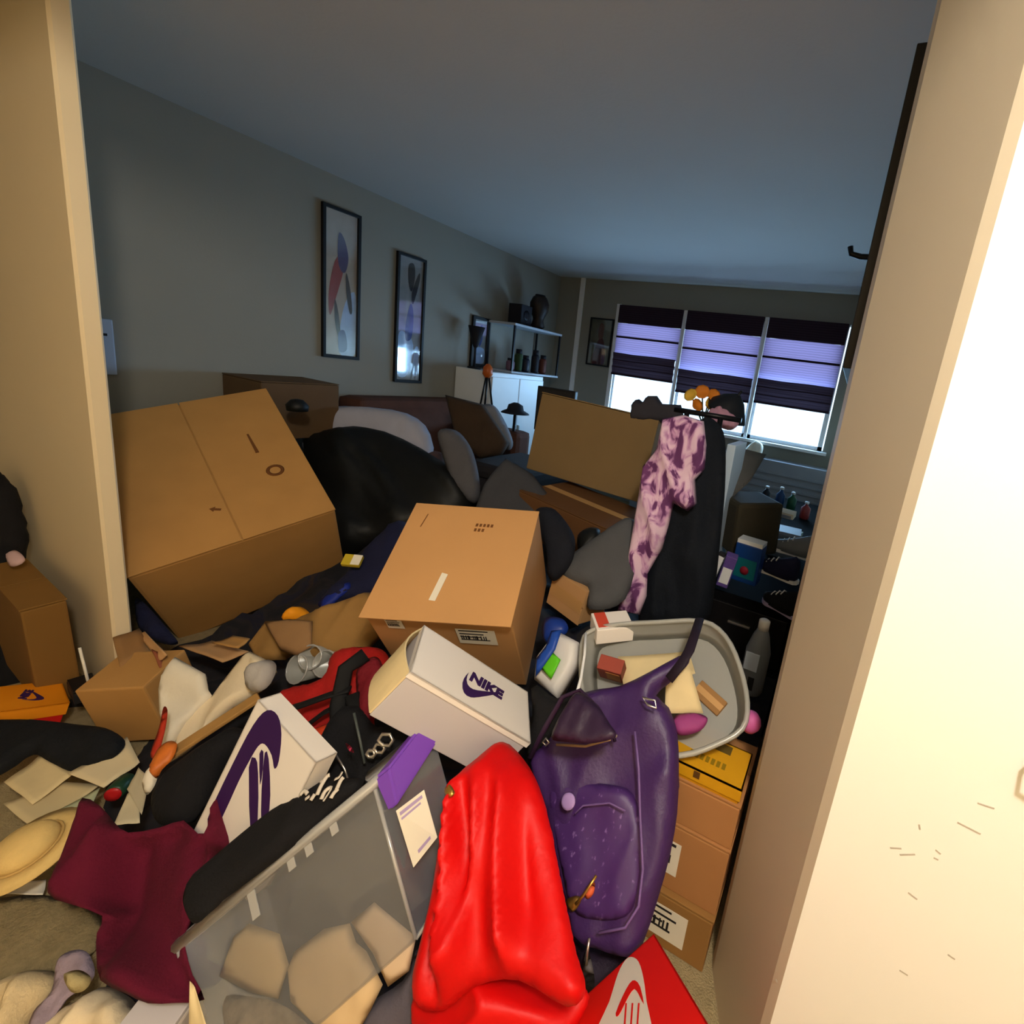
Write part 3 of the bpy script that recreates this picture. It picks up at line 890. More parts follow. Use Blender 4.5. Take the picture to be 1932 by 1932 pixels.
# red box with white logo, bottom of the picture
RR = rv(-.878, 3.758, 3.54)
t = shoe_box('red_shoe_box', 'bright red shoe box with white logo at the foot of the pillar', CAM + (Vector((-.094, .705, .14)) - CAM) * .84, RR, (.287, .193, .10), M_REDBOX, M_REDBOX, 0.3)
print_on(t, 'printed_swoosh', [(1128, 1950), (1150, 1890), (1166, 1838), (1180, 1812), (1192, 1806), (1205, 1815), (1214, 1845), (1220, 1890), (1228, 1950), (1180, 1965)], .05 + .0003, M_WHITE_INK)
print_on(t, 'printed_outline', [(1162, 1912), (1174, 1882), (1188, 1856), (1198, 1850), (1208, 1862), (1215, 1895), (1206, 1878), (1197, 1866), (1186, 1880), (1172, 1908), (1165, 1918)], .05 + .0012, M_REDBOX, 2)
for x in (1180, 1192, 1204):
    print_on(t, 'letter_gap', [(x, 1893), (x + 3, 1893), (x - 1, 1950), (x - 4, 1950)], .05 + .0012, M_REDBOX, 1)

# ------------------------------------------------------------------ clear storage bin with violet handle
bt = P(705, 1480, 1.0)
e1 = P(335, 1785, .95) - bt
e3 = P(795, 1765, .92) - bt
e2 = P(812, 1370, 1.13) - bt
t = thing('clear_storage_bin', 'clear plastic storage bin with violet handle in the foreground', 'storage bin', bt + e1 / 2 + e2 / 2 + e3)
org = t.location.copy()
def bp(a, b, c):   # a: along the long side, b: to the far side, c: down
    return bt + e1 * a + e2 * b + e3 * c - org
def panel(name, q, m, parent, th=0.003):
    a, b, c, d = q
    n = (b - a).cross(d - a).normalized() * th
    return hexa(name, [a, b, c, d, a + n, b + n, c + n, d + n], m, parent)
ins = 0.04
panel('front_wall', (bp(0, 0, 0), bp(1, 0, 0), bp(1 - ins, ins, 1), bp(ins, ins, 1)), M_CLEAR, t)
panel('end_wall', (bp(0, 1, 0), bp(0, 0, 0), bp(ins, ins, 1), bp(ins, 1 - ins, 1)), M_CLEAR, t)
panel('end_wall', (bp(1, 0, 0), bp(1, 1, 0), bp(1 - ins, 1 - ins, 1), bp(1 - ins, ins, 1)), M_CLEAR, t)
panel('back_wall', (bp(1, 1, 0), bp(0, 1, 0), bp(ins, 1 - ins, 1), bp(1 - ins, 1 - ins, 1)), M_CLEAR, t)
panel('bottom', (bp(ins, ins, 1), bp(1 - ins, ins, 1), bp(1 - ins, 1 - ins, 1), bp(ins, 1 - ins, 1)), M_CLEAR, t)
M_RIM = clear_mat('clear_rim_plastic', (0.9, 0.9, 0.9), (0.55, 0.54, 0.52), 0.2, 0.35, 0.12)
tube('rim', [bp(0, 0, 0), bp(1, 0, 0), bp(1, 1, 0), bp(0, 1, 0)], .0115, M_RIM, t, 8, True)
tube('edge_rib', [bp(0, 0, 0.02), bp(ins, ins, 1)], .004, M_RIM, t, 8)
tube('edge_rib', [bp(1, 0, 0.02), bp(1 - ins, ins, 1)], .004, M_RIM, t, 8)
tube('edge_rib', [bp(ins, ins, 1), bp(ins, 1 - ins, 1)], .004, M_RIM, t, 8)
for a in (.2, .33, .42, .62):
    hh = .1 if a != .62 else .2
    panel('moulded_rib', (bp(a, -.012, .02), bp(a + .035, -.012, .02), bp(a + .035, -.012, hh), bp(a, -.012, hh)), M_RIM, t, .002)
hd = t
nn = e1.normalized()
h0, h1 = bp(-.045, .0, -.03), bp(-.045, .93, -.10)
up = -e3.normalized()
hw = .038
hexa('handle', [h0 - up * .075 + nn * .012, h1 - up * .06 + nn * .012, h1 - up * .06 - nn * .014, h0 - up * .075 - nn * .014, h0 + nn * .02, h1 + nn * .02, h1 - nn * .022, h0 - nn * .022], M_HANDLE, t, .005)
c0 = P(788, 1555, .995)
lbq = [P(800, 1490, .985), P(825, 1580, .965), P(780, 1637, .955), P(747, 1530, .97)]
lb = panel('label', [q - org for q in lbq], M_PAPER, t, .001)
M_LB = mat('label_print', (170, 150, 190), .7, .1)
def lerp4(u, v): return (lbq[3] * (1 - u) + lbq[0] * u) * (1 - v) + (lbq[2] * (1 - u) + lbq[1] * u) * v - org
nL = (lbq[1] - lbq[0]).cross(lbq[3] - lbq[0]).normalized()
if nL.dot(CAM - lbq[0]) < 0: nL = -nL
for v0, v1, u0, u1 in ((.06, .12, .1, .9), (.16, .2, .1, .8), (.84, .9, .3, .8)):
    panel('print', [lerp4(u0, v0) + nL * .002, lerp4(u1, v0) + nL * .002, lerp4(u1, v1) + nL * .002, lerp4(u0, v1) + nL * .002], M_LB, lb, .0005)
# papers inside the bin
nb = e1.cross(e3).normalized()
def wall_d(x, y, back):
    return (onplane(x, y, bt, nb) - CAM).dot(FWD) + back
def inside_paper(name, label, pix, ref, m, seed, th=.012, fold=.01, back=.025):
    return one(soft(name, pix, (ref[0], ref[1], wall_d(ref[0], ref[1], back)), tuple(nb), th, .004, .02, m, fold, 9, .4, seed, res=.016, sm=1), label, 'paper')
inside_paper('folded_paper', 'folded buff sheet at the left inside the clear bin', [(414, 1842), (440, 1768), (470, 1742), (528, 1762), (545, 1820), (525, 1885), (470, 1872)], (475, 1820), mat('buff_paper_left', (206, 176, 128), .8, .06, 12, .05, 40), 4, .008, .008, .03)
inside_paper('brown_paper_bag', 'crumpled buff paper bag lying inside the clear bin', [(542, 1830), (556, 1795), (612, 1752), (660, 1742), (672, 1778), (692, 1795), (722, 1858), (700, 1905), (660, 1975), (600, 1940), (548, 1890)], (625, 1840), mat('buff_paper', (212, 182, 138), .8, .06, 12, .05, 40), 2, .010, .012, .022)
inside_paper('upright_paper', 'upright buff sheet at the right inside the clear bin', [(662, 1740), (706, 1702), (785, 1768), (772, 1832), (732, 1862), (704, 1800)], (722, 1775), mat('pink_buff_paper', (214, 186, 152), .8, .06, 12, .05, 40), 5, .006, .004, .014)
one(soft('scrap_heap', [(420, 1890), (470, 1880), (540, 1900), (600, 1950), (640, 1990), (560, 2060), (450, 2010)], (520, 1950, wall_d(520, 1950, .03)), tuple(nb), .012, .01, .03, mat('grey_scraps', (150, 132, 108), .8, .3, 60, .4, 60), .02, 30, .4, 8, res=.015), 'crumpled grey-brown scrap paper at the bottom of clear bin', 'paper')
one(soft('grey_garment', [(680, 1910), (760, 1850), (790, 1790), (800, 1900), (780, 1990), (690, 1990)], (740, 1920, wall_d(740, 1920, .04)), tuple(nb), .02, .02, .05, mat('grey_violet_cloth', (92, 86, 96), .9, .1, 10, .2, 150), .015, 10, .4, 9), 'dark grey garment corner beside the clear bin', 'garment')

# ================================================================== FOREGROUND SOFT THINGS
N1 = (-0.05, -0.6, 0.8)
# red puffy jacket
t = thing('red_jacket', 'glossy bright red puffer jacket stuffed beside the clear bin', 'jacket', P(930, 1700, .93))
soft('jacket_body', [(950, 1400), (988, 1432), (1018, 1485), (1038, 1560), (1055, 1650), (1070, 1720), (1088, 1800), (1106, 1868), (1070, 1900), (980, 1850), (900, 1860), (840, 1905), (790, 1900), (780, 1850), (800, 1770), (820, 1690), (832, 1600), (845, 1525), (870, 1475), (915, 1430)], (930, 1650, .93), (-.12, -.62, .77), .05, .06, .10, M_RED, .062, 10, 0.75, 11, t, .008, 3, aniso=3.2)
soft('sleeve', [(780, 1880), (830, 1840), (920, 1800), (1010, 1815), (1080, 1850), (1112, 1880), (1085, 1940), (1040, 2010), (790, 2010), (778, 1940)], (950, 1910, .86), (-.05, -.5, .86), .04, .05, .08, M_RED, .055, 10, 2.0, 12, t, .008, 3, aniso=3.0)
soft('pocket_opening', [(992, 1735), (1000, 1765), (998, 1795), (985, 1790), (982, 1765)], (990, 1767, .838), (-.12, -.62, .77), .003, .012, .02, M_BLACK, 0, 10, 0, 1, t, .006)

# purple backpack
M_STRAPD = mat('dark_strap', (30, 18, 34), .7, .1)
PN = (-.05, -.80, .60)
t = thing('purple_backpack', 'purple leather backpack with dark strap leaning by the grey tub', 'backpack', P(1160, 1700, 1.10))
PB = [(1006, 1442), (1012, 1418), (1040, 1392), (1068, 1340), (1090, 1312), (1130, 1300), (1170, 1294), (1225, 1268), (1280, 1238), (1300, 1236), (1296, 1256), (1262, 1290), (1238, 1312), (1262, 1335), (1278, 1385), (1281, 1450), (1278, 1530), (1265, 1610), (1240, 1700), (1215, 1775), (1190, 1806), (1130, 1792), (1085, 1768), (1068, 1700), (1055, 1640), (1040, 1560), (1020, 1490)]
M_PERF = ramp_mat('perforated_purple_leather', [(0.0, (62, 32, 92)), (.62, (66, 34, 98)), (.70, (112, 84, 142)), (1.0, (120, 92, 150))], 60, .5, (1.6, 1.6, .5), 0.0)
soft('bag_body', PB, (1160, 1560, 1.10), PN, .032, .06, .026, M_PURPLE, .012, 8, 0.3, 21, t, .013, 2, aniso=1.5)
PO = P(1160, 1560, 1.035)
def pq(x, y, off=0.0):
    n = Vector(PN).normalized()
    return onplane(x, y, PO + n * off, n) - t.location
soft('front_pocket', [(1035, 1500), (1075, 1478), (1150, 1480), (1195, 1500), (1212, 1580), (1205, 1680), (1180, 1730), (1120, 1735), (1080, 1715), (1060, 1640)], (1125, 1600, 1.06), PN, .012, .02, .02, M_PERF, .006, 10, .2, 22, t, .012, 3, aniso=1.5)
tube('zipper', [pq(1198, 1380), pq(1205, 1450), pq(1208, 1540), pq(1213, 1640), pq(1205, 1710), pq(1180, 1750), pq(1130, 1760)], .0028, mat('zip_violet', (110, 84, 140), .5, .1), t, 8)
tube('zipper', [pq(1085, 1535), pq(1100, 1520), pq(1150, 1515), pq(1180, 1530)], .002, MATS['zip_violet'], t, 8)
e = lathe('round_emblem', [(.017, 0), (.017, .004), (.012, .006)], mat('lavender_enamel', (158, 132, 190), .5, .05), t, 20)
e.location = pq(1073, 1512, .012); e.rotation_mode = 'QUATERNION'; e.rotation_quaternion = Vector((0, 0, 1)).rotation_difference(Vector(PN).normalized())
# folded dark flap and handle at the top
soft('dark_flap', [(1040, 1390), (1068, 1330), (1092, 1306), (1125, 1330), (1150, 1365), (1162, 1390), (1120, 1402), (1070, 1400)], (1100, 1365, 1.05), (-.2, -.6, .75), .012, .01, .03, M_PURPLED, .006, 14, .4, 23, t, .012)
tube('handle', [pq(1000, 1430, .01), pq(1030, 1370, .03), pq(1062, 1315, .04), pq(1095, 1302, .035), pq(1128, 1335, .03), pq(1155, 1380, .02), pq(1160, 1398, .01)], .007, M_PURPLED, t, 8, flat=.6)
tube('flap_edge', [pq(1050, 1405, .01), pq(1105, 1408, .012), pq(1152, 1395, .012)], .003, mat('tan_edge', (150, 120, 90), .6, .1), t, 8)
for x, y in ((1030, 1400), (1158, 1388), (1098, 1356)):
    tube('buckle', [pq(x - 6, y, .014), pq(x, y - 7, .02), pq(x + 6, y, .014), pq(x, y + 7, .01)], .0025, M_METAL, t, 6, True)
tube('buckle', [pq(1212, 1316, .0), pq(1222, 1330, .006), pq(1238, 1336, .006), pq(1236, 1322, 0)], .003, M_METAL, t, 6, True)
tube('shoulder_strap', [pq(1262, 1282, .008), pq(1286, 1252, .01), pq(1300, 1228, .0), pq(1310, 1200, -.05), pq(1320, 1168, -.10)], [.015, .015, .014, .013, .013], M_STRAPD, t, 10, flat=.35)
tube('charm_cord', [pq(1125, 1652, .03), pq(1112, 1672, .034), pq(1100, 1690, .034), pq(1086, 1706, .03)], .003, M_GOLD, t, 8)
soft('charm_bead', [(1103, 1690), (1110, 1672), (1122, 1665), (1120, 1685), (1110, 1696)], (1112, 1681, 1.01), PN, .006, .006, .01, mat('coral_bead', (220, 100, 60), .5, .05), 0, 5, 0, 1, t, .008)
soft('charm_tag', [(1068, 1700), (1085, 1690), (1097, 1695), (1090, 1712), (1078, 1720)], (1082, 1705, 1.01), PN, .004, .004, .01, M_GOLD, 0, 5, 0, 1, t, .008)
tube('zip_pull', [pq(1112, 1770, .0), pq(1108, 1795, .0), pq(1106, 1820, -.01)], .003, M_METAL, t, 6)
one(soft('dark_pouch', [(1078, 1758), (1110, 1778), (1160, 1795), (1200, 1795), (1180, 1850), (1140, 1880), (1110, 1885), (1092, 1830)], (1135, 1815, 1.06), (-.05, -.6, .8), .03, .04, .05, mat('aubergine_cloth', (34, 20, 42), .7, .2, 20, .3, 120), .015, 16, .5, 25), 'dark aubergine pouch below the purple backpack', 'pouch')
one(soft('grey_tag', [(1104, 1800), (1112, 1800), (1122, 1850), (1112, 1885), (1098, 1870)], (1110, 1842, 1.0), (-.1, -.7, .7), .003, .003, .01, mat('grey_tag_card', (108, 100, 100), .6, .1), 0, 10, 0, 2), 'narrow grey hang tag between red jacket and red box', 'tag')

# maroon garment
one(soft('maroon_garment', [(155, 1505), (188, 1520), (215, 1550), (240, 1570), (300, 1560), (345, 1547), (372, 1572), (402, 1560), (425, 1490), (442, 1458), (470, 1460), (482, 1500), (466, 1560), (440, 1595), (402, 1622), (372, 1660), (352, 1695), (358, 1735), (345, 1770), (362, 1840), (385, 1886), (330, 1892), (280, 1893), (240, 1875), (190, 1850), (180, 1800), (180, 1760), (190, 1727), (130, 1705), (90, 1685), (112, 1620), (140, 1545)], (260, 1690, 1.0), (.1, -.45, .88), .02, .02, .04, M_MAROON, .085, 7, .75, 31, res=.011, sm=2, aniso=3.5), 'maroon fleece garment draped left of the clear bin', 'garment')
# black cloth over the bin edge
t = thing('black_leggings', 'black cloth with white scrawled lettering along the rim of clear bin', 'garment', P(500, 1600, .99))
soft('cloth', [(345, 1690), (365, 1650), (410, 1610), (470, 1560), (530, 1515), (590, 1478), (650, 1468), (690, 1478), (620, 1540), (520, 1625), (420, 1700), (372, 1742), (352, 1725)], (500, 1590, .99), (-.1, -.6, .8), .018, .02, .04, M_BLACK, .01, 8, .7, 32, parent=t, res=.015)
LQ = P(500, 1590, .99) + Vector((-.1, -.6, .8)).normalized() * .034
def lq(x, y): return onplane(x, y, LQ, Vector((-.1, -.6, .8)).normalized()) - t.location
M_SCR = mat('white_lettering', (206, 196, 182), .7, .1)
for k, st in enumerate(([(598, 1500), (606, 1482), (616, 1466), (622, 1462)], [(606, 1508), (614, 1492), (626, 1486), (618, 1500), (610, 1512)], [(632, 1470), (640, 1466), (646, 1456)], [(634, 1492), (642, 1474), (648, 1466)], [(624, 1506), (630, 1496), (638, 1488)], [(604, 1476), (612, 1470)], [(566, 1500), (574, 1492), (580, 1498)], [(586, 1510), (594, 1498)], [(576, 1508), (584, 1502)])):
    tube('lettering', [lq(x, y) for x, y in crom(st, 3, False)], .0042, M_SCR, t, 6, flat=.4)

# red and black bag
M_REDBAG = mat('red_bag_cloth', (176, 26, 22), .7, .15, 14, .2, 140)
M_DRED = mat('dark_red_bag_cloth', (110, 12, 26), .8, .15, 14, .2, 140)
M_ORED = mat('orange_red_bag_cloth', (214, 62, 22), .7, .12, 14, .2, 140)
M_STRAP = mat('black_webbing', (14, 14, 15), .8, .1, 30)
t = thing('red_black_bag', 'red and black sports bag with webbing straps in front of kraft bag', 'bag', P(640, 1340, 1.36))
soft('bag_body', [(520, 1322), (555, 1296), (612, 1285), (628, 1245), (660, 1225), (712, 1222), (735, 1245), (730, 1290), (708, 1335), (700, 1400), (668, 1450), (610, 1440), (570, 1410), (540, 1360)], (640, 1340, 1.36), (0, -.55, .83), .06, .06, .09, M_REDBAG, .02, 12, .7, 41, t, .018)
def rq(x, y, d): return P(x, y, d) - t.location
tube('webbing', [rq(522, 1345, 1.265), rq(570, 1330, 1.26), rq(620, 1312, 1.27), rq(660, 1300, 1.28)], .016, M_STRAP, t, 8, flat=.35)
tube('webbing', [rq(575, 1372, 1.255), rq(610, 1345, 1.26), rq(650, 1325, 1.27)], .012, M_STRAP, t, 8, flat=.35)
tube('webbing', [rq(642, 1470, 1.2), rq(640, 1400, 1.22), rq(638, 1330, 1.26), rq(652, 1262, 1.3), rq(690, 1235, 1.33)], .02, M_STRAP, t, 8, flat=.35)
tube('webbing', [rq(690, 1430, 1.22), rq(682, 1370, 1.24), rq(664, 1310, 1.27)], .018, M_STRAP, t, 8, flat=.35)
soft('mesh_pocket', [(690, 1245), (712, 1240), (722, 1262), (712, 1310), (698, 1360), (690, 1390), (676, 1330), (672, 1270)], (700, 1310, 1.28), (0, -.6, .8), .012, .01, .03, M_DRED, .008, 16, .4, 42, t, .012)
soft('side_panel', [(555, 1395), (600, 1372), (622, 1368), (612, 1410), (580, 1440), (566, 1425)], (592, 1402, 1.24), (0, -.6, .8), .012, .01, .03, M_ORED, .005, 10, .4, 43, t, .012)
# black bag with white scrawl
t = thing('black_bag', 'black bag with metal buckles above the clear bin', 'bag', P(640, 1440, 1.16))
soft('bag_body', [(530, 1528), (560, 1480), (590, 1432), (632, 1352), (672, 1330), (712, 1372), (760, 1362), (800, 1385), (760, 1420), (716, 1446), (690, 1490), (640, 1520), (580, 1530)], (650, 1450, 1.14), (-.05, -.55, .83), .03, .05, .06, M_BLACK, .02, 12, .6, 45, t, .015)
def bq(x, y, d=1.075): return P(x, y, d) - t.location
tube('zip_seam', [bq(660, 1480, 1.085), bq(650, 1450, 1.09), bq(634, 1425, 1.1)], .0025, M_METAL, t, 6)
tube('zip_seam', [bq(688, 1440, 1.085), bq(680, 1400, 1.09), bq(668, 1345, 1.11)], .003, mat('grey_piping', (70, 76, 74), .5, .1), t, 6)
for x, y, r in ((728, 1396, .012), (716, 1412, .009), (700, 1422, .007)):
    tube('buckle', [bq(x + 14 * math.cos(a) * r / .012, y + 12 * math.sin(a) * r / .012, 1.08) for a in (0, 1.05, 2.1, 3.14, 4.2, 5.25)], .004, M_METAL, t, 6, True)
soft('pink_patch', [(652, 1402), (662, 1408), (668, 1420), (658, 1416)], (660, 1411, 1.07), (0, -.6, .8), .002, .002, .01, mat('pink_patch', (160, 40, 70), .7, .1), 0, 5, 0, 1, t, .006)

# white crumpled cloths, kraft bag and cartons behind
M_WCLOTH = mat('white_tissue', (226, 216, 196), .85, .06, 10, .1, 60)
one(soft('white_shirt', [(298, 1300), (304, 1275), (330, 1239), (388, 1272), (392, 1300), (400, 1312), (372, 1338), (350, 1362), (330, 1400), (306, 1428), (312, 1380), (300, 1345)], (345, 1320, 1.45), (.2, -.6, .75), .02, .03, .03, M_WCLOTH, .03, 9, 1.2, 51, res=.012, sm=1), 'crumpled white shirt lying left of the standing lid', 'garment')
one(soft('white_towel', [(345, 1352), (372, 1322), (400, 1312), (420, 1285), (455, 1240), (472, 1229), (512, 1250), (522, 1265), (498, 1298), (470, 1318), (440, 1335), (405, 1362), (372, 1395), (340, 1425), (318, 1440), (330, 1400)], (430, 1330, 1.45), (.15, -.6, .78), .02, .03, .03, mat('cream_towel', (226, 208, 176), .9, .06, 10, .15, 90), .03, 10, .6, 52, res=.012, sm=1), 'crumpled cream towel in front of the open kraft bag', 'towel')
one(soft('grey_white_rag', [(470, 1262), (500, 1245), (520, 1252), (518, 1275), (500, 1300), (478, 1305), (462, 1290)], (492, 1275, 1.43), (.1, -.6, .8), .03, .03, .04, mat('grey_rag', (170, 164, 158), .9, .06, 10, .15, 90), .014, 14, .6, 53, res=.014), 'small grey-white rag at the end of the cream towel', 'rag')
# open kraft bag: back panel, front panel, side, and rolls peeking out
t = thing('kraft_bag', 'open brown kraft paper bag in front of the middle carton', 'paper bag', P(600, 1215, 1.72))
M_KBAG = mat('kraft_bag_paper', (150, 112, 60), .85, .1, 10, .1, 50)
soft('bag_body', [(468, 1215), (500, 1172), (560, 1168), (620, 1150), (700, 1118), (740, 1150), (720, 1190), (690, 1220), (640, 1240), (590, 1245), (540, 1232), (520, 1245), (485, 1245)], (600, 1200, 1.72), (.1, -.65, .75), .03, .06, .035, M_KBAG, .022, 10, .3, 54, t, .016, 1)
soft('folded_side', [(498, 1174), (545, 1168), (590, 1172), (588, 1220), (560, 1236), (530, 1228)], (545, 1200, 1.64), (.1, -.65, .75), .006, .01, .02, mat('kraft_bag_fold', (146, 110, 72), .85, .08, 10, .1, 50), .006, 9, .3, 55, t, .014, 1)
for k, (x, y, r) in enumerate(((560, 1262, 26), (612, 1252, 24), (585, 1240, 22))):
    tt = thing('clear_cup', ['clear plastic cup lying in front of the kraft bag, left one', 'clear plastic cup lying in front of the kraft bag, right one', 'clear plastic cup lying deepest in front of the kraft bag'][k], 'cup', P(x, y, 1.6), eul(62, -20 + 18 * k, 10), 'clear cups by the kraft bag')
    R_ = r * 1.6 / FPX
    lathe('cup_wall', [(R_ * .7, -.08), (R_ * .72, -.078), (R_ * .98, .0), (R_ * .94, .0), (R_ * .68, -.074)], mat('amber_clear', (150, 130, 80), .2, .1) if False else M_MILKY, tt, 20)
    tube('cup_rim', [(R_ * math.cos(a * .3927), R_ * math.sin(a * .3927), 0) for a in range(16)], .003, M_RIM, tt, 6, True)
one(soft('orange_bag', [(535, 1172), (552, 1150), (568, 1145), (585, 1158), (584, 1172), (560, 1176)], (560, 1162, 1.8), (0, -.7, .7), .03, .03, .03, mat('orange_plastic', (236, 150, 20), .5, .1), .01, 14, 0, 56, res=.012), 'small bright orange plastic bag behind the kraft bag', 'plastic bag')
one(soft('navy_throw', [(600, 1140), (640, 1105), (690, 1040), (745, 990), (770, 1000), (715, 1110), (690, 1125), (660, 1135), (630, 1148)], (690, 1075, 2.0), (0, -.5, .85), .04, .04, .06, M_NAVY, .02, 9, .8, 57, res=.02), 'navy blue throw between the huge carton and middle carton', 'blanket')
t = thing('yellow_packet', 'small yellow and white packet on the navy throw', 'packet', P(665, 1058, 1.93), eul(35, 0, 30))
box('body', (0, 0, 0), (.07, .05, .02), mat('yellow_packet', (196, 170, 40), .6, .1), t, .004)
box('label', (.018, 0, .0105), (.034, .046, .002), M_PAPER, t)
one(soft('blue_bag', [(600, 1138), (622, 1118), (655, 1098), (660, 1110), (632, 1135), (612, 1150)], (630, 1124, 1.86), (0, -.6, .8), .015, .02, .03, mat('bright_blue', (20, 40, 130), .6, .1), .008, 12, .4, 58), 'thin blue plastic strip along the kraft bag', 'strip')
# cartons at the foot of the partition
t = carton('open_carton', 'open tan carton at the foot of the left partition', P(275, 1310, 1.62), eul(10, -8, 30), (.20, .17, .24), M_KRAFT2, False, False)
def flap(t, quad, m):
    """a loose flap of a rotated thing, given by world corners"""
    Mi = Matrix.LocRotScale(t.location, t.rotation_quaternion, None).inverted()
    o = sheet('flap', quad, m, None, .004, 4, 4, .004)
    me = o.data
    me.transform(Matrix.Translation(o.location)); me.transform(Mi)
    o.location = (0, 0, 0); o.parent = t
    return o
flap(t, [P(212, 1205, 1.66), P(262, 1188, 1.74), P(284, 1232, 1.66), P(226, 1262, 1.58)], M_KRAFTD)
flap(t, [P(262, 1196, 1.74), P(276, 1192, 1.72), P(318, 1236, 1.60), P(306, 1246, 1.60)], MATS['pale_kraft_card'])

# ================================================================== BOX STACK BESIDE THE RIGHT WALL
SX = -0.036
def kbox(name, label, z0, z1, w, y0, dep, m, rz=0.0):
    return carton(name, label, Vector((SX - w / 2, y0 + dep / 2, (z0 + z1) / 2)), eul(0, 0, rz), (w, dep, z1 - z0), m, True, False, bev=.004)
YS = 1.0
zA = atY(1385, 1609, YS).z; zB = atY(1355, 1729, YS).z; zT = atY(1400, 1525, YS).z
zB = max(zB, .13)
K3 = mat('ochre_kraft_card', (150, 108, 56), .8, .06)
K4 = mat('ruddy_kraft_card', (172, 120, 72), .8, .06)
kc = kbox('stacked_carton', 'lowest brown carton of the stack, with big label, beside the pillar', 0.0, zB - .002, .33, YS - .02, .26, K3)
label_patch(kc, (.02, -.1315, .0), (.17, .10), 'front', None, 4)
kb = kbox('stacked_carton', 'middle brown carton of the stack, with small white label', zB, zA - .002, .30, YS - .005, .24, K4)
label_patch(kb, (-.0, -.1215, .0), (.07, .10), 'front', None, 3)
ka = kbox('stacked_carton', 'upper brown carton of the stack, under the yellow box', zA, zT - .002, .29, YS, .22, K4)
t = shoe_box('yellow_box', 'mustard yellow lidded box on top of the brown carton stack', Vector((SX - .145, YS + .065, zT + .023)), eul(0, 0, 0), (.28, .13, .045), mat('mustard_board', (206, 150, 18), .6, .06), mat('mustard_board_dark', (190, 132, 14), .6, .06), .75)
box('finger_notch', (.03, -.0655, .008), (.016, .003, .018), mat('notch_brown', (92, 58, 16), .8, .1), t)
bm = bmesh.new()
for k in range(7): add_box(bm, (-.0 + k * .014, -.02, .0228), (.009, .02, .0012))
from_bm('printed_word', bm, mat('olive_print', (140, 112, 12), .7, .1), t)
box('dark_sticker', (.07, .04, .0228), (.04, .03, .0015), mat('sticker_olive', (96, 78, 30), .7, .1), t)

# ------------------------------------------------------------------ milky plastic tub with papers
t = thing('plastic_tub', 'milky grey plastic tub full of papers behind the purple backpack', 'tub', P(1260, 1300, 1.62))
TN = Vector((-.05, -.62, .78)).normalized()
TQ = P(1255, 1300, 1.26)
rimp = crom([(1098, 1215), (1120, 1188), (1170, 1178), (1240, 1174), (1325, 1172), (1368, 1200), (1395, 1255), (1410, 1325), (1400, 1375), (1350, 1405), (1285, 1425), (1200, 1415), (1130, 1380), (1100, 1310)], 3)
rw = [onplane(x, y, TQ, TN) for x, y in rimp]
rc = sum(rw, Vector()) / len(rw)
org = t.location.copy()
def loft(name, levels, m, parent, closed_bottom=False):
    bm = bmesh.new()
    rings = []
    for sc_, dz in levels:
        rings.append([bm.verts.new(rc + (p - rc) * sc_ - TN * dz - org) for p in rw])
    n = len(rw)
    for A, B in zip(rings, rings[1:]):
        for k in range(n): bm.faces.new((A[k], A[(k + 1) % n], B[(k + 1) % n], B[k]))
    if closed_bottom:
        bm.faces.new(rings[-1])
    return from_bm(name, bm, m, parent, True)
loft('tub_wall', [(1.0, 0), (.98, .02), (.95, .05), (.88, .072), (.87, .074), (.94, .048), (.965, .02), (.985, 0)], M_MILKY, t)
loft('tub_bottom', [(.88, .072), (.5, .074)], M_MILKY, t, True)
tube('tub_rim', [p - org for p in rw], .007, M_MILKY, t, 8, True)
def sh(name, label, px4, d4, m, cat='paper', curl=.004, seed=1):
    ds = d4 if isinstance(d4, (list, tuple)) else [d4] * 4
    return one(sheet(name, [P(x, y, d) for (x, y), d in zip(px4, ds)], m, None, .0015, 6, 6, curl, seed), label, cat)
sh('cream_folder', 'cream paper folder lying at the back of milky tub', [(1166, 1240), (1300, 1230), (1312, 1272), (1180, 1312)], [1.385, 1.385, 1.30, 1.29], M_CREAMP)
sh('cream_envelope', 'cream envelope standing in the middle of the milky tub', [(1256, 1268), (1300, 1255), (1326, 1346), (1254, 1346)], [1.27, 1.29, 1.24, 1.22], M_CREAMP, 'envelope', .004, 2)
t2 = thing('snack_box', 'brown-red snack box inside the left end of milky tub', 'box', P(1155, 1262, 1.33), eul(40, 0, 10))
box('carton_body', (0, 0, 0), (.07, .04, .085), mat('brick_red', (140, 56, 40), .6, .15), t2, .003)
box('printed_panel', (.010, -.0205, 0), (.04, .001, .055), mat('amber_print', (170, 110, 50), .6, .2, 60), t2)
t2 = thing('card_block', 'brown card box at the right inside the milky tub', 'box', P(1340, 1320, 1.30), eul(40, 10, -20))
box('carton_body', (0, 0, 0), (.09, .045, .04), M_KRAFTD, t2, .003)
box('tape', (0, 0, .0205), (.088, .016, .001), M_TAPE, t2)
one(soft('magenta_pouch', [(1275, 1350), (1310, 1345), (1335, 1355), (1322, 1378), (1285, 1388), (1268, 1372)], (1302, 1366, 1.20), (-.05, -.6, .8), .012, .01, .02, mat('magenta_cloth', (150, 60, 120), .7, .15, 20, .1, 60), .006, 14, .2, 61, res=.01), 'small magenta pouch at the bottom of milky tub', 'pouch')
t2 = thing('candy_carton', 'white carton with a red label leaning on the milky tub', 'box', P(1155, 1172, 1.45), eul(4, -4, 42))
box('carton_body', (0, 0, -.02), (.115, .09, .05), M_BOXWHITE, t2, .003)
box('red_label', (-.032, .005, .0055), (.035, .075, .0012), mat('label_red', (200, 70, 48), .6, .1), t2)
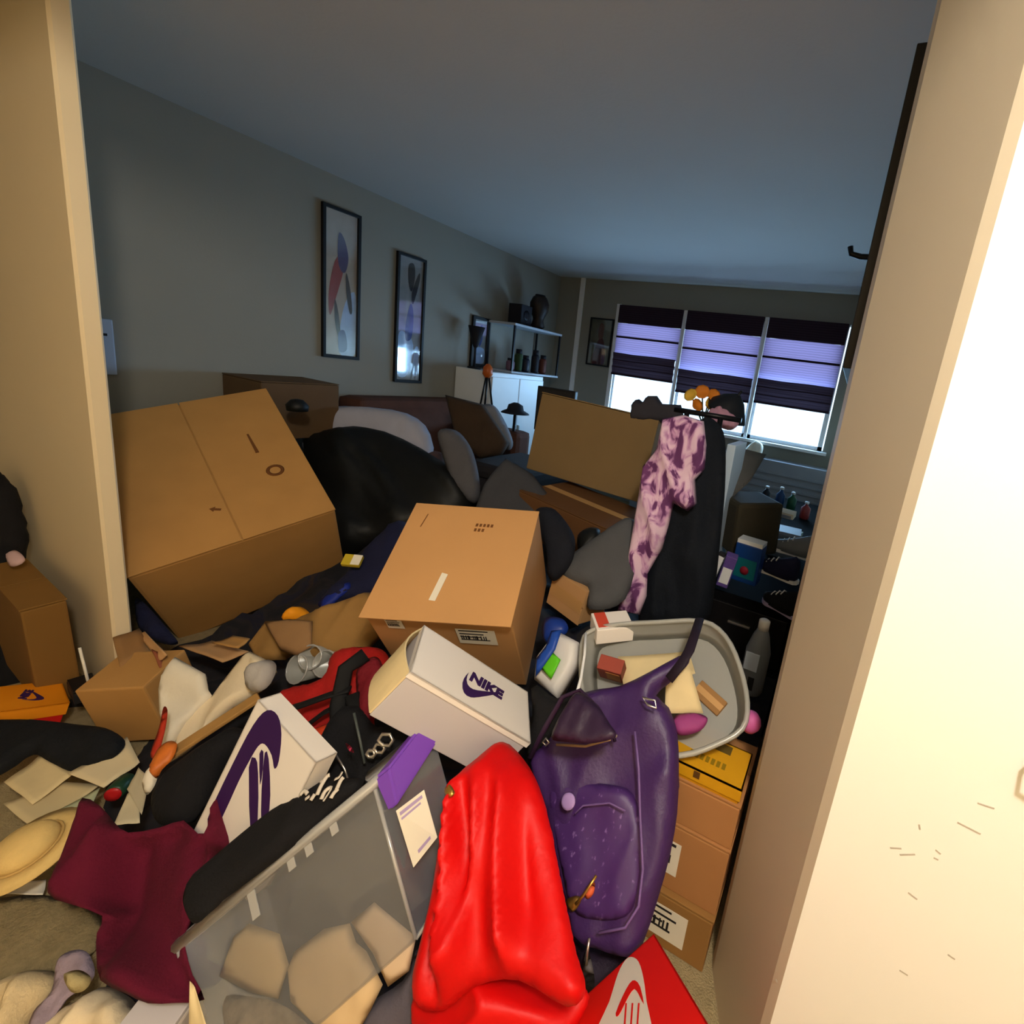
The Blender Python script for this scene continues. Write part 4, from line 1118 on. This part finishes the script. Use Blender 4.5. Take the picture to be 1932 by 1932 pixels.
tube('white_string', [P(1105, 1195, 1.36), P(1103, 1235, 1.30), P(1096, 1280, 1.24), P(1090, 1302, 1.20)], .004, M_TRIM, None, 8)
tag(bpy.data.objects['white_string'], 'thin white cord hanging down the left of milky tub', 'cord')
b = bpy.data.meshes.new('x')
o = lathe('pink_ball', [(.001, -.028), (.016, -.024), (.026, -.010), (.028, .0), (.025, .012), (.016, .024), (.001, .028)], mat('pink_rubber', (200, 96, 160), .5, .05), None, 18)
o.location = P(1416, 1362, 1.24)
tag(o, 'small pink ball squeezed between milky tub and right wall', 'ball')
# packages between middle carton and tub
t = thing('detergent_pack', 'white and blue pack with green label right of the white shoe box', 'pack', P(1048, 1255, 1.42))
DN = (-.15, -.75, .65)
soft('pack_body', [(1012, 1240), (1050, 1190), (1092, 1212), (1088, 1250), (1052, 1318), (1008, 1282)], (1050, 1255, 1.42), DN, .02, .05, .015, mat('white_pack', (214, 210, 208), .5, .04), .003, 9, .3, 62, t, .014, 1)
soft('blue_end', [(1012, 1242), (1030, 1218), (1040, 1190), (1060, 1188), (1048, 1225), (1022, 1262), (1010, 1278)], (1032, 1232, 1.395), DN, .004, .012, .01, mat('pack_blue', (30, 70, 160), .5, .1), 0, 9, 0, 63, t, .012, 1)
soft('green_label', [(1018, 1258), (1040, 1228), (1058, 1245), (1040, 1282)], (1039, 1254, 1.385), DN, .002, .004, .006, mat('label_green', (92, 190, 30), .5, .05), 0, 9, 0, 64, t, .01, 1)
one(soft('blue_packet', [(1022, 1190), (1030, 1165), (1062, 1168), (1072, 1190), (1050, 1205), (1030, 1212)], (1045, 1188, 1.6), DN, .02, .03, .03, mat('royal_blue_plastic', (26, 56, 140), .4, .15), .01, 18, .3, 65), 'crinkled royal blue packet above the white and blue pack', 'packet')
one(soft('black_tote', [(1005, 1290), (1050, 1318), (1085, 1300), (1070, 1345), (1040, 1400), (1010, 1440), (990, 1410), (1004, 1350)], (1030, 1365, 1.25), (-.1, -.7, .7), .02, .04, .04, M_BLACK, .015, 14, .6, 66), 'black tote edge wedged behind the purple backpack', 'bag')

# ================================================================== CLOTHES RACK IN THE MIDDLE OF THE ROOM
RX, RY = -.66, 2.02
t = thing('clothes_rack', 'black metal clothes rack in front of the windows', 'rack', (RX, RY, 0))
tube('top_bar', [(-.06, .0, 1.33), (.24, .02, 1.33)], .012, M_DARKM, t)
for sx, yy in ((.0, 0), (.15, .015)):
    tube('upright', [(sx, yy, .03), (sx, yy, 1.33)], .012, M_DARKM, t)
    tube('foot', [(sx, yy - .2, .02), (sx, yy + .2, .02)], .012, M_DARKM, t)
one(soft('dark_coat', [(1325, 790), (1352, 796), (1368, 830), (1368, 920), (1360, 1010), (1350, 1100), (1335, 1170), (1290, 1180), (1240, 1178), (1205, 1170), (1212, 1100), (1232, 1010), (1258, 920), (1290, 840)], (1290, 1000, 2.0), (.05, -.95, .15), .05, .04, .08, mat('blue_black_cloth', (12, 18, 28), .85, .2, 10, .2, 140), .025, 9, .15, 71, res=.022, aniso=4), 'long blue-black coat hanging on the clothes rack', 'coat')
M_TIE = ramp_mat('tie_dye', [(0.0, (58, 20, 62)), (.44, (98, 46, 98)), (.49, (190, 140, 182)), (.56, (220, 186, 208)), (1.0, (232, 204, 220))], 13, .85, (1.3, 1.3, .7), .8)
one(soft('tie_dye_dress', [(1250, 790), (1290, 783), (1328, 795), (1333, 840), (1330, 885), (1312, 905), (1315, 950), (1298, 965), (1272, 950), (1262, 990), (1250, 1035), (1235, 1060), (1222, 1082), (1220, 1125), (1207, 1160), (1165, 1152), (1180, 1080), (1195, 990), (1205, 930), (1213, 880), (1238, 848)], (1250, 960, 1.90), (.05, -.95, .15), .025, .02, .05, M_TIE, .028, 10, .25, 72, res=.014, sm=1, aniso=4), 'pink and purple tie-dye dress hanging on the clothes rack', 'dress')
o = box('white_board', (0, 0, 0), (.04, .25, 1.1), mat('pale_blue_board', (196, 214, 232), .5, .03), None, .004)
o.location = (-.46, 2.25, .66); tag(o, 'narrow pale blue board standing behind the dark coat', 'board')
t = thing('folding_umbrella', 'dark pointed umbrella canopy on top of the clothes rack', 'umbrella', P(1375, 772, 2.3), eul(12, 28, 0))
lathe('canopy', [(.11, -.02), (.11, -.012), (.06, .05), (.012, .085)], mat('umbrella_black', (16, 20, 28), .7, .1), t, 8)
tube('shaft', [(0, 0, -.06), (0, 0, .11)], .006, M_DARKM, t)
t = thing('artificial_flowers', 'bunch of yellow and orange flowers in front of the middle window', 'flowers', P(1328, 790, 2.35))
for k, (x, y, r, m) in enumerate(((1305, 748, .035, 'f_y'), (1325, 742, .038, 'f_o'), (1345, 748, .034, 'f_o'), (1312, 766, .034, 'f_o'), (1335, 764, .036, 'f_y'), (1356, 766, .03, 'f_b'))):
    mm = mat(m, {'f_y': (214, 170, 60), 'f_o': (206, 120, 30), 'f_b': (120, 70, 30)}[m], .7, .15, 30)
    f = lathe('flower', [(.004, -.01), (r * .6, 0), (r, .018), (r * .7, .012), (.006, .006)], mm, t, 9)
    f.location = P(x, y, 2.33) - t.location
    f.rotation_euler = (1.1, .2 * (k - 2), .3 * k)
    tube('stem', [P(x, y, 2.33) - t.location, Vector((0, 0, -.03))], .004, M_GRN, t, 6)
one(soft('pink_scarf', [(1330, 788), (1352, 768), (1372, 775), (1395, 795), (1378, 812), (1350, 802)], (1362, 790, 2.22), (0, -.8, .6), .02, .02, .02, mat('dusty_pink', (190, 140, 160), .8, .2, 40, .2, 60), .012, 18, .3, 73, res=.014), 'dusty pink scarf bunched on top of the clothes rack', 'scarf')
one(soft('dark_camera_bag', [(1190, 795), (1194, 762), (1206, 753), (1216, 761), (1222, 748), (1240, 747), (1250, 762), (1285, 764), (1292, 795), (1240, 800)], (1240, 776, 2.5), (0, -.95, .2), .05, .05, .02, mat('slate_cloth', (52, 50, 58), .8, .1), .004, 12, 0, 74, res=.016, sm=1), 'slate grey bag silhouetted against the left window', 'bag')
t = thing('black_monitor', 'black monitor standing behind the olive upright carton', 'monitor', P(1048, 775, 3.0), eul(0, 0, 8))
box('screen_housing', (0, 0, 0), (.26, .04, .28), M_FRAME, t, .006)
box('screen', (0, -.0205, .0), (.23, .002, .25), M_INK, t)
tube('stand', [(0, .02, -.1), (0, .03, -.32)], .015, M_DARKM, t)
one(soft('dark_jacket', [(1008, 968), (1040, 958), (1068, 985), (1085, 1020), (1078, 1062), (1050, 1095), (1034, 1085), (1030, 1040)], (1045, 1030, 1.95), (.1, -.8, .5), .04, .05, .06, mat('ink_blue_cloth', (20, 22, 32), .85, .2, 12, .2, 140), .015, 10, .8, 75), 'ink-blue jacket heaped right of the middle carton', 'jacket')
one(soft('grey_throw_pillow', [(1058, 1068), (1128, 1012), (1190, 978), (1205, 1020), (1180, 1130), (1112, 1150), (1108, 1112), (1072, 1100)], (1130, 1070, 1.95), (0, -.6, .8), .045, .05, .07, mat('slate_pillow', (84, 84, 86), .9, .1, 10, .2, 150), .008, 9, .4, 76), 'slate grey throw pillow left of the tie-dye dress', 'pillow')
one(soft('black_shoe', [(1090, 1010), (1112, 995), (1132, 1000), (1125, 1025), (1105, 1045), (1092, 1040)], (1110, 1020, 2.05), (0, -.7, .7), .03, .03, .04, M_BLK, .008, 14, .4, 77), 'black shoe-shaped lump beside the dark brown carton', 'shoe')

# ================================================================== RIGHT SIDE: DRESSER AND THE THINGS ON IT
t = thing('black_dresser', 'low black dresser along the right wall, covered with things', 'dresser', (-.25, 3.2, 0))
box('body', (0, 0, .285), (.42, 2.4, .57), mat('dull_black_wood', (15, 15, 17), .95, .15, spec=.05), t, .006)
for k in range(2):
    d_ = box('drawer', (0, -1.206, .15 + k * .26), (.39, .014, .235), M_FRAME, t, .004)
    box('handle', (0, -1.219, .19 + k * .26), (.10, .012, .012), M_METAL, d_, .003)
ZD = .572
M_TEAL = mat('teal_print', (10, 110, 120), .5, .1); M_ROYAL = mat('royal_print', (14, 60, 130), .45, .1)
def pack(name, label, cat, px, py, d, dims, rot, m, lid=None, lab=None, floor=None, group=None):
    p = P(px, py, d)
    if floor is not None: p.z = floor + dims[2] / 2
    t = thing(name, label, cat, p, rot, group)
    box('body', (0, 0, 0), dims, m, t, min(dims) * .08)
    if lid: box('lid', (0, 0, dims[2] / 2 + .004), (dims[0] * .96, dims[1] * .96, dims[2] * .14), lid, t, .002)
    if lab: box('label', (0, -dims[1] / 2 - .001, -dims[2] * .12), (dims[0] * .8, .002, dims[2] * .5), lab, t)
    return t
t = pack('blue_pack', 'blue and teal pack with white top on the black dresser', 'pack', 1412, 1060, 2.15, (.12, .08, .18), eul(0, 0, -6), M_ROYAL, M_TRIM, M_TEAL)
lathe('red_dot', [(.02, 0), (.02, .002), (.005, .003)], mat('dot_red', (150, 30, 50), .5, .1), t, 14).location = (0, -.0435, -.03)
t.children[-1].rotation_euler = (math.pi / 2, 0, 0)
pack('violet_pack', 'violet and white pack left of the blue pack', 'pack', 1372, 1075, 2.05, (.05, .05, .15), eul(6, 8, 10), mat('violet_print', (92, 70, 140), .5, .2, 60), None, M_TRIM)
pack('white_tube', 'slim white tube beside the violet pack', 'tube', 1352, 1070, 2.05, (.03, .03, .12), eul(0, 12, 0), M_TRIM, M_INK)
pack('grey_case', 'grey lidded case farther back on the black dresser', 'case', 1484, 1000, 2.7, (.17, .16, .14), eul(0, 0, 4), mat('case_grey', (108, 112, 118), .6, .1), M_RAD, None, ZD)
pack('open_dark_carton', 'dark olive carton with raised flap right of the dark coat', 'carton', 1408, 985, 2.35, (.24, .24, .26), eul(0, -4, 40), mat('olive_black_card', (54, 48, 34), .8, .1))
bt2 = [o for o in bpy.data.objects if o.name == 'open_dark_carton'][0]
flap(bt2, [P(1370, 950, 2.3), P(1392, 845, 2.4), P(1445, 858, 2.5), P(1415, 908, 2.35)], mat('flap_grey', (88, 86, 84), .8, .1))

for k, (px, py, d, h, m, lb) in enumerate(((1442, 915, 2.75, .14, (22, 26, 40), 'navy bottle in front of the radiator cover'), (1468, 925, 2.7, .17, (20, 60, 110), 'blue bottle on the dresser near the radiator'), (1490, 930, 2.75, .15, (30, 84, 60), 'green bottle on the dresser near the radiator'), (1516, 945, 2.8, .13, (150, 60, 60), 'red bottle at the right end of the dresser'))):
    bl = atZ(px, py + 34, ZD); bl.z += h / 2
    t = thing('bottle', lb, 'bottle', bl, None, 'bottles on the dresser')
    lathe('bottle_body', [(.03, -h / 2), (.036, -h / 2 + .01), (.036, h * .18), (.014, h * .34), (.013, h * .45)], mat('bottle_%d' % k, m, .3, .1), t, 14)
    lathe('cap', [(.016, h * .43), (.016, h * .55), (.01, h * .56)], M_TRIM, t, 12)
pack('white_packet', 'small white packet below the bottles on the dresser', 'packet', 1480, 968, 2.5, (.11, .06, .03), eul(10, 0, -8), M_PAPER, None, M_RAD)
pack('pale_packet', 'pale packet at the right end by the wall', 'packet', 1515, 934, 3.1, (.10, .06, .03), eul(0, 0, -8), mat('pale_green', (170, 186, 176), .6, .05), None, None, ZD)
def shoe(name, label, px, py, d, rz, m, msole, L=.22):
    t = thing(name, label, 'shoe', P(px, py, d), eul(0, 0, rz))
    bm = bmesh.new()
    rings = []
    for k in range(10):
        s = k / 9
        x = (s - .5) * L
        w = .036 * (0.75 + .45 * math.sin(math.pi * min(1, s * 1.1)) ** .7) * (1 if s < .95 else .7)
        h = .085 * (1 - s) ** 1.3 + .035
        if k in (0, 9): w *= .6; h *= .8
        rings.append([bm.verts.new((x, w * math.cos(a * math.pi / 8), .012 + h * math.sin(a * math.pi / 8))) for a in range(9)])
    for A, B in zip(rings, rings[1:]):
        for k in range(8): bm.faces.new((A[k], A[k + 1], B[k + 1], B[k]))
        bm.faces.new((A[8], A[0], B[0], B[8]))
    bm.faces.new(rings[0]); bm.faces.new(rings[-1][::-1])
    from_bm('upper', bm, m, t, True)
    prism('sole', crom([(-L / 2, -.028), (0, -.03), (L * .3, -.042), (L / 2, -.01), (L / 2, .012), (L * .3, .04), (0, .03), (-L / 2, .028)], 3), .016, msole, t)
    for k in range(3):
        tube('lace', [(.0 + k * .022, -.022, .075 - k * .012), (.0 + k * .022, 0, .088 - k * .012), (k * .022, .022, .075 - k * .012)], .003, M_TRIM, t, 6)
    return t
shoe('sneaker', 'dark sneaker with white sole beside the blue pack', 1462, 1085, 2.15, 160, M_NAVY, M_TRIM, .2)
shoe('sneaker', 'grey sneaker farther back on the dresser edge', 1492, 1045, 2.3, 170, MATS['case_grey'], M_TRIM, .2)
shoe('sneaker', 'black sneaker with lilac sole lying below the dark one', 1472, 1150, 2.0, 150, M_BLACK, mat('lilac_sole', (170, 160, 200), .6, .05), .18)
t = thing('spray_bottle', 'grey spray bottle with painted pale reflection right of the milky tub', 'bottle', P(1428, 1240, 1.75))
lathe('bottle_body', [(.04, -.14), (.045, -.13), (.045, .03), (.03, .09), (.018, .12)], mat('bottle_grey', (120, 126, 134), .35, .08), t, 18)
box('label', (-.012, -.043, .0), (.05, .006, .07), mat('pale_reflection', (206, 220, 240), .4, .03), t, .002)  # pale rectangle standing in for a bright reflection on the bottle
box('dark_mark', (.0, -.046, -.085), (.022, .003, .05), M_INK, t)
lathe('cap', [(.02, .115), (.02, .15), (.012, .155)], M_TRIM, t, 14)

# ================================================================== LEFT SIDE CLUTTER ON THE FLOOR
S = .73
t = shoe_box('orange_shoe_box', 'orange shoe box with red sides on the floor by the partition', CAM + (Vector((-3.087, .617, -.393)) - CAM) * S, rv(-.224, .237, 1.39), (.19, .17, .09), mat('orange_board', (236, 142, 20), .55, .06), mat('scarlet_board', (206, 24, 20), .55, .06), .45)
logo(t, .07, M_PINK_INK, Matrix.Translation((0.03, -.01, .0455)) @ Matrix.Rotation(1.2, 4, 'Z'))
S = .84
t = carton('tall_carton', 'tall brown carton with white label standing against the partition', CAM + (Vector((-2.961, .665, .025)) - CAM) * S, rv(1.011, .147, 20.352), (.10, .40, .39), mat('shaded_ochre_card', (124, 88, 38), .85, .08, 6), True, True, None)  # card colour darkened to stand in for the shadow on this carton
Mi = Matrix.LocRotScale(t.location, t.rotation_quaternion, None).inverted()
def onto(t, name, px4, d, m, th=.0012):
    """a thin sticker lying on a face of a rotated carton (world corners from the face)"""
    Mi = Matrix.LocRotScale(t.location, t.rotation_quaternion, None).inverted()
    q = [Mi @ P(x, y, d) for x, y in px4]
    return panel(name, q, m, t, th)
label_patch(t, (.0508, -.06, -.10), (.10, .08), 'right', None, 3)
lathe('hand_hole', [(.012, 0), (.012, .002), (.004, .0022)], M_INK, t, 12).location = (.0505, -.03, .06)
t.children[-1].rotation_euler = (0, math.pi / 2, 0)
one(soft('black_coat', [(-60, 900), (10, 905), (32, 940), (46, 1010), (36, 1060), (40, 1160), (52, 1300), (-60, 1310)], (5, 1110, 1.78), (.5, -.8, .2), .04, .05, .06, M_BLACK, .02, 9, .1, 81, res=.022), 'black coat hanging at the far left edge beside tall carton', 'coat')
one(soft('pink_sock', [(12, 1048), (28, 1038), (46, 1052), (36, 1066), (18, 1068)], (28, 1054, 1.68), (.3, -.7, .6), .012, .012, .015, mat('pale_pink', (190, 160, 160), .9, .1), .004, 20, 0, 82, res=.01), 'pale pink sock on top of the tall carton', 'sock')
pack('black_box', 'small black box at the foot of the tall carton', 'box', 158, 1300, 1.63, (.10, .06, .04), eul(0, 0, -8), M_INK, M_FRAME)
tube('white_stick', [P(150, 1222, 1.60), P(166, 1285, 1.60)], .004, M_PAPER, None, 8)
tag(bpy.data.objects['white_stick'], 'thin white stick leaning right of the tall carton', 'stick')
one(soft('black_trousers', [(-40, 1372), (10, 1358), (70, 1358), (140, 1366), (200, 1374), (236, 1398), (222, 1424), (190, 1440), (140, 1456), (95, 1438), (62, 1424), (20, 1452), (-40, 1470)], (110, 1405, 1.42), (.1, -.25, .96), .03, .02, .05, mat('blue_black_denim', (16, 18, 22), .9, .2, 12, .2, 140), .02, 12, .4, 83, res=.016), 'blue-black trousers spread on the floor by orange shoe box', 'trousers')
PZ = [([(8, 1478), (78, 1424), (142, 1460), (62, 1520)], .10, M_CREAMP, 'cream paper sheet at the left edge under dark trousers'),
      ([(128, 1462), (240, 1392), (264, 1440), (196, 1488)], .12, mat('ivory_paper', (226, 206, 164), .8, .06), 'ivory paper sheet pointing up beside dark trousers'),
      ([(6, 1520), (100, 1478), (190, 1482), (62, 1566)], .09, mat('beige_paper', (210, 190, 146), .8, .06), 'beige paper sheet overlapping at the left edge'),
      ([(50, 1560), (190, 1488), (168, 1530), (96, 1580)], .095, mat('greenish_paper', (186, 188, 150), .8, .1, 30), 'greenish printed sheet between papers and cream hat'),
      ([(-20, 1688), (10, 1668), (88, 1662), (82, 1690)], .03, M_PAPER, 'narrow white strip of paper below the cream hat'),
      ([(214, 1560), (240, 1500), (262, 1478), (264, 1556)], .17, mat('pale_cream_paper', (224, 208, 170), .8, .06), 'pale cream paper upright beside the maroon garment'),
      ([(240, 1490), (262, 1450), (282, 1470), (268, 1540)], .19, mat('grey_cream_paper', (196, 182, 150), .8, .06), 'grey-cream paper strip left of black bundle')]
for k, (qd, z, m, lb) in enumerate(PZ):
    one(sheet('paper_sheet', [atZ(x, y, z + (.004 * ((i + k) % 3))) for i, (x, y) in enumerate(qd)], m, None, .0012, 7, 7, .006, k * 1.7), lb, 'paper', 'loose papers on the floor')
t = thing('cream_hat', 'round cream hat lying on the floor left of maroon garment', 'hat', P(58, 1606, 1.14), eul(12, 14, -60))
lathe('brim', [(.095, 0), (.098, .004), (.06, .012), (.058, .008)], mat('cream_straw', (224, 190, 120), .85, .08, 30, .2, 120), t, 28)
lathe('crown', [(.06, .008), (.056, .03), (.042, .046), (.01, .05)], MATS['cream_straw'], t, 28)
tube('hat_band', [(.0605 * math.cos(a * .3), .0605 * math.sin(a * .3), .014) for a in range(21)], .003, mat('band_cream', (196, 160, 96), .8, .1), t, 6, True)
one(soft('black_bundle', [(286, 1500), (310, 1458), (350, 1425), (400, 1392), (440, 1372), (462, 1385), (430, 1430), (400, 1490), (365, 1545), (320, 1560), (292, 1545)], (365, 1475, 1.2), (.1, -.5, .85), .03, .05, .06, M_BLACK, .02, 12, .7, 84), 'black cloth bundle left of the standing white lid', 'garment')
one(soft('orange_wrapper', [(282, 1452), (296, 1415), (318, 1398), (334, 1404), (326, 1430), (306, 1452), (296, 1468)], (308, 1430, 1.24), (.1, -.6, .8), .014, .01, .02, mat('orange_foil', (206, 110, 40), .5, .25, 40), .01, 24, .4, 85, res=.01), 'crumpled orange wrapper above the black bundle', 'wrapper')
one(soft('red_ribbon', [(284, 1420), (300, 1372), (308, 1335), (316, 1340), (312, 1375), (300, 1420), (290, 1432)], (300, 1384, 1.3), (.1, -.6, .8), .006, .005, .01, mat('brick_ribbon', (176, 48, 24), .6, .1), .004, 14, .4, 86, res=.01), 'narrow red ribbon left of the white shirt', 'ribbon')
one(soft('pale_tissue', [(268, 1470), (290, 1440), (300, 1452), (292, 1482), (276, 1500)], (284, 1470, 1.22), (.1, -.6, .8), .012, .01, .015, M_WCLOTH, .008, 20, .4, 87, res=.01), 'scrap of pale tissue beside the orange wrapper', 'tissue')
t = thing('soda_can', 'small red and green can among papers above maroon garment', 'can', atZ(228, 1484, .14), eul(80, 20, 40))
lathe('can_body', [(.018, -.03), (.022, -.025), (.022, .025), (.018, .03)], mat('can_green', (30, 60, 40), .4, .1), t, 14)
lathe('can_end', [(.018, .029), (.0185, .033), (.004, .031)], mat('can_red', (176, 24, 30), .4, .1), t, 14)
o = box('wood_slat', (0, 0, 0), (.24, .035, .012), mat('tan_wood', (176, 132, 74), .6, .12, 20), None, .003)
pa, pb = P(330, 1418, 1.28), P(462, 1332, 1.38)
o.location = (pa + pb) / 2; o.rotation_mode = 'QUATERNION'; o.rotation_quaternion = (pb - pa).to_track_quat('X', 'Z')
tag(o, 'tan wooden slat between white shirt and standing lid', 'slat')
for k in range(1):
    pass
M_KNIT = mat('beige_knit', (214, 190, 146), .95, .1, 12, .3, 160)
one(soft('beige_sweater', [(-40, 1870), (10, 1850), (50, 1832), (95, 1832), (112, 1852), (92, 1890), (60, 1930), (40, 1975), (-40, 1980)], (40, 1900, .97), (.1, -.4, .9), .025, .02, .04, M_KNIT, .04, 13, .7, 91, res=.010), 'beige knit sweater heaped in the bottom left corner', 'sweater')
one(soft('lilac_scarf', [(108, 1812), (140, 1792), (168, 1800), (178, 1840), (150, 1868), (120, 1890), (80, 1950), (48, 1965), (62, 1910), (96, 1870)], (115, 1870, .96), (.1, -.4, .9), .022, .015, .03, mat('lilac_grey_knit', (156, 138, 150), .95, .25, 40, .3, 160), .018, 16, .8, 92, res=.01), 'lilac-grey scarf twisted across the beige clothes', 'scarf')
one(soft('cream_blouse', [(52, 1985), (110, 1915), (160, 1880), (198, 1862), (240, 1878), (262, 1900), (282, 1950), (290, 1990)], (175, 1930, .95), (.1, -.4, .9), .02, .02, .04, mat('cream_blouse_cloth', (226, 206, 170), .9, .08, 14, .2, 120), .04, 13, .5, 93, res=.010), 'cream blouse crumpled at the bottom edge', 'blouse')
one(soft('olive_sock', [(120, 1840), (150, 1830), (172, 1846), (160, 1868), (135, 1872)], (146, 1852, .93), (.1, -.4, .9), .018, .012, .02, mat('olive_beige', (172, 156, 110), .95, .1, 20, .3, 120), .01, 20, .5, 94, res=.01), 'olive-beige sock lying on the lilac-grey scarf', 'sock')
pack('grey_carton', 'pale grey carton below the maroon garment at the bottom edge', 'carton', 305, 1935, .93, (.10, .08, .08), eul(10, 0, 20), mat('pale_grey_board', (190, 178, 168), .7, .05), M_BOXGREY)
sh('cream_leaflet', 'narrow cream leaflet standing at the bin corner', [(358, 1850), (368, 1862), (398, 1960), (356, 1960)], [.90, .90, .86, .87], M_CREAMP, 'leaflet', .004, 3)
one(soft('floor_mat', [(-60, 1715), (0, 1695), (95, 1690), (190, 1728), (182, 1790), (120, 1830), (40, 1845), (-60, 1850)], (60, 1770, 1.08), (.0, -.1, 1), .008, .006, .05, mat('taupe_mat', (142, 126, 92), .98, .2, 60, .5, 200), .006, 14, .3, 95, res=.016), 'taupe speckled mat showing left of the maroon garment', 'mat')

# ================================================================== DARK HEAP OF CLOTHING UNDER EVERYTHING
CP = [(-2.05, .5, -.03), (-1.7, .25, -.03), (-1.3, .2, -.02), (-1.0, .15, 0), (-.7, .25, -.02), (-.35, .4, .0), (-.05, .5, -.03), (-1.6, .75, .08), (-1.2, .6, .10), (-.9, .5, .02), (-.7, .5, .03), (-.95, .85, .22), (-.5, .8, .14), (-.3, .8, .10), (-.1, .95, -.03), (-2.1, .95, .06), (-1.9, 1.15, .12), (-1.7, 1.1, .16), (-1.25, 1.2, .22), (-.75, 1.2, .26), (-.45, 1.35, .24), (-.1, 1.5, .25), (-2.2, 1.7, .25), (-1.7, 1.7, .36), (-1.2, 1.8, .38), (-.8, 1.8, .36), (-.35, 1.75, .34), (-2.2, 2.3, .38), (-1.7, 2.3, .48), (-1.2, 2.4, .44), (-.7, 2.4, .30), (-1.9, 2.9, .4), (-1.3, 3.0, .35), (-.8, 3.0, .12), (-2.0, 3.5, -.02), (-1.3, 3.6, -.03), (-.7, 3.6, -.03), (-2.3, 3.3, .1)]
def hz(x, y):
    sw = sz = 0
    for a, b, z in CP:
        w = 1 / ((x - a) ** 2 + (y - b) ** 2 + .012) ** 2
        sw += w; sz += w * z
    return sz / sw
gx, gy = 62, 92
vs2, fs2 = [], []
x0, x1, y0, y1 = -2.35, -.045, .1, 3.62
for i in range(gx + 1):
    for j in range(gy + 1):
        x = x0 + (x1 - x0) * i / gx; y = y0 + (y1 - y0) * j / gy
        z = hz(x, y)
        if y > 1.93 and x > -.52: z = -.03
        k = max(0, min(1, (z + .02) / .15))
        nn_ = noise.noise(Vector((x * 7, y * 7, 3)))
        r_ = max(0, 1 - abs(noise.noise(Vector((x * 5 + nn_, y * 5, 8)))) * 2.4)
        vs2.append((x, y, z + k * (.05 * nn_ + .05 * (r_ - .4))))
for i in range(gx):
    for j in range(gy):
        a = i * (gy + 1) + j
        fs2.append((a, a + gy + 1, a + gy + 2, a + 1))
M_HEAP = ramp_mat('dark_laundry', [(0.0, (12, 12, 16)), (.42, (18, 18, 26)), (.5, (34, 30, 32)), (.58, (16, 18, 40)), (.66, (46, 34, 28)), (1.0, (30, 28, 30))], 4.5, .95, (1, 1, 1), 2.0)
o = obj('laundry_heap', vs2, fs2, M_HEAP, None, True)
tag(o, 'deep heap of dark tangled clothing covering the floor under everything', 'clothing', None, 'stuff')

# card scraps and a navy cloth below the huge carton
for k, (qd, d, m, lb) in enumerate((([(338, 1222), (400, 1212), (470, 1232), (420, 1252)], (1.75, 1.8, 1.75, 1.68), MATS['pale_kraft_card'], 'tan card scrap lying below the huge carton'), ([(400, 1216), (440, 1202), (472, 1208), (450, 1226)], (1.72, 1.78, 1.76, 1.70), M_KRAFT2, 'small tan card flap under the huge carton edge'), ([(284, 1228), (318, 1240), (352, 1262), (300, 1262)], (1.62, 1.64, 1.66, 1.58), mat('rusty_card', (150, 84, 56), .8, .1), 'rust-coloured card strip beside the open tan carton'))):
    one(sheet('card_scrap', [P(x, y, dd) for (x, y), dd in zip(qd, d)], m, None, .004, 5, 5, .006, k * 2.3), lb, 'cardboard', 'card scraps below the huge carton')
one(soft('navy_cloth', [(255, 1130), (275, 1140), (318, 1188), (336, 1215), (300, 1212), (262, 1185)], (292, 1178, 1.82), (.2, -.6, .8), .02, .02, .03, M_NAVY, .02, 12, .4, 101, res=.016), 'navy cloth tucked between partition and huge carton', 'garment')

one(soft('tan_scrap', [(838, 1490), (848, 1480), (858, 1496), (846, 1506)], (848, 1493, .955), (-.1, -.7, .7), .003, .003, .006, M_GOLD, .002, 20, 0, 102, res=.006), 'tiny gold-coloured scrap beside the red jacket', 'scrap')
one(soft('white_bag', [(1405, 850), (1425, 832), (1440, 842), (1432, 866), (1412, 872)], (1422, 852, 4.72), (0, -.8, .5), .03, .03, .03, M_PAPER, .012, 20, 0, 103, res=.014), 'white crumpled bag on the sill end by the grey flap', 'bag')
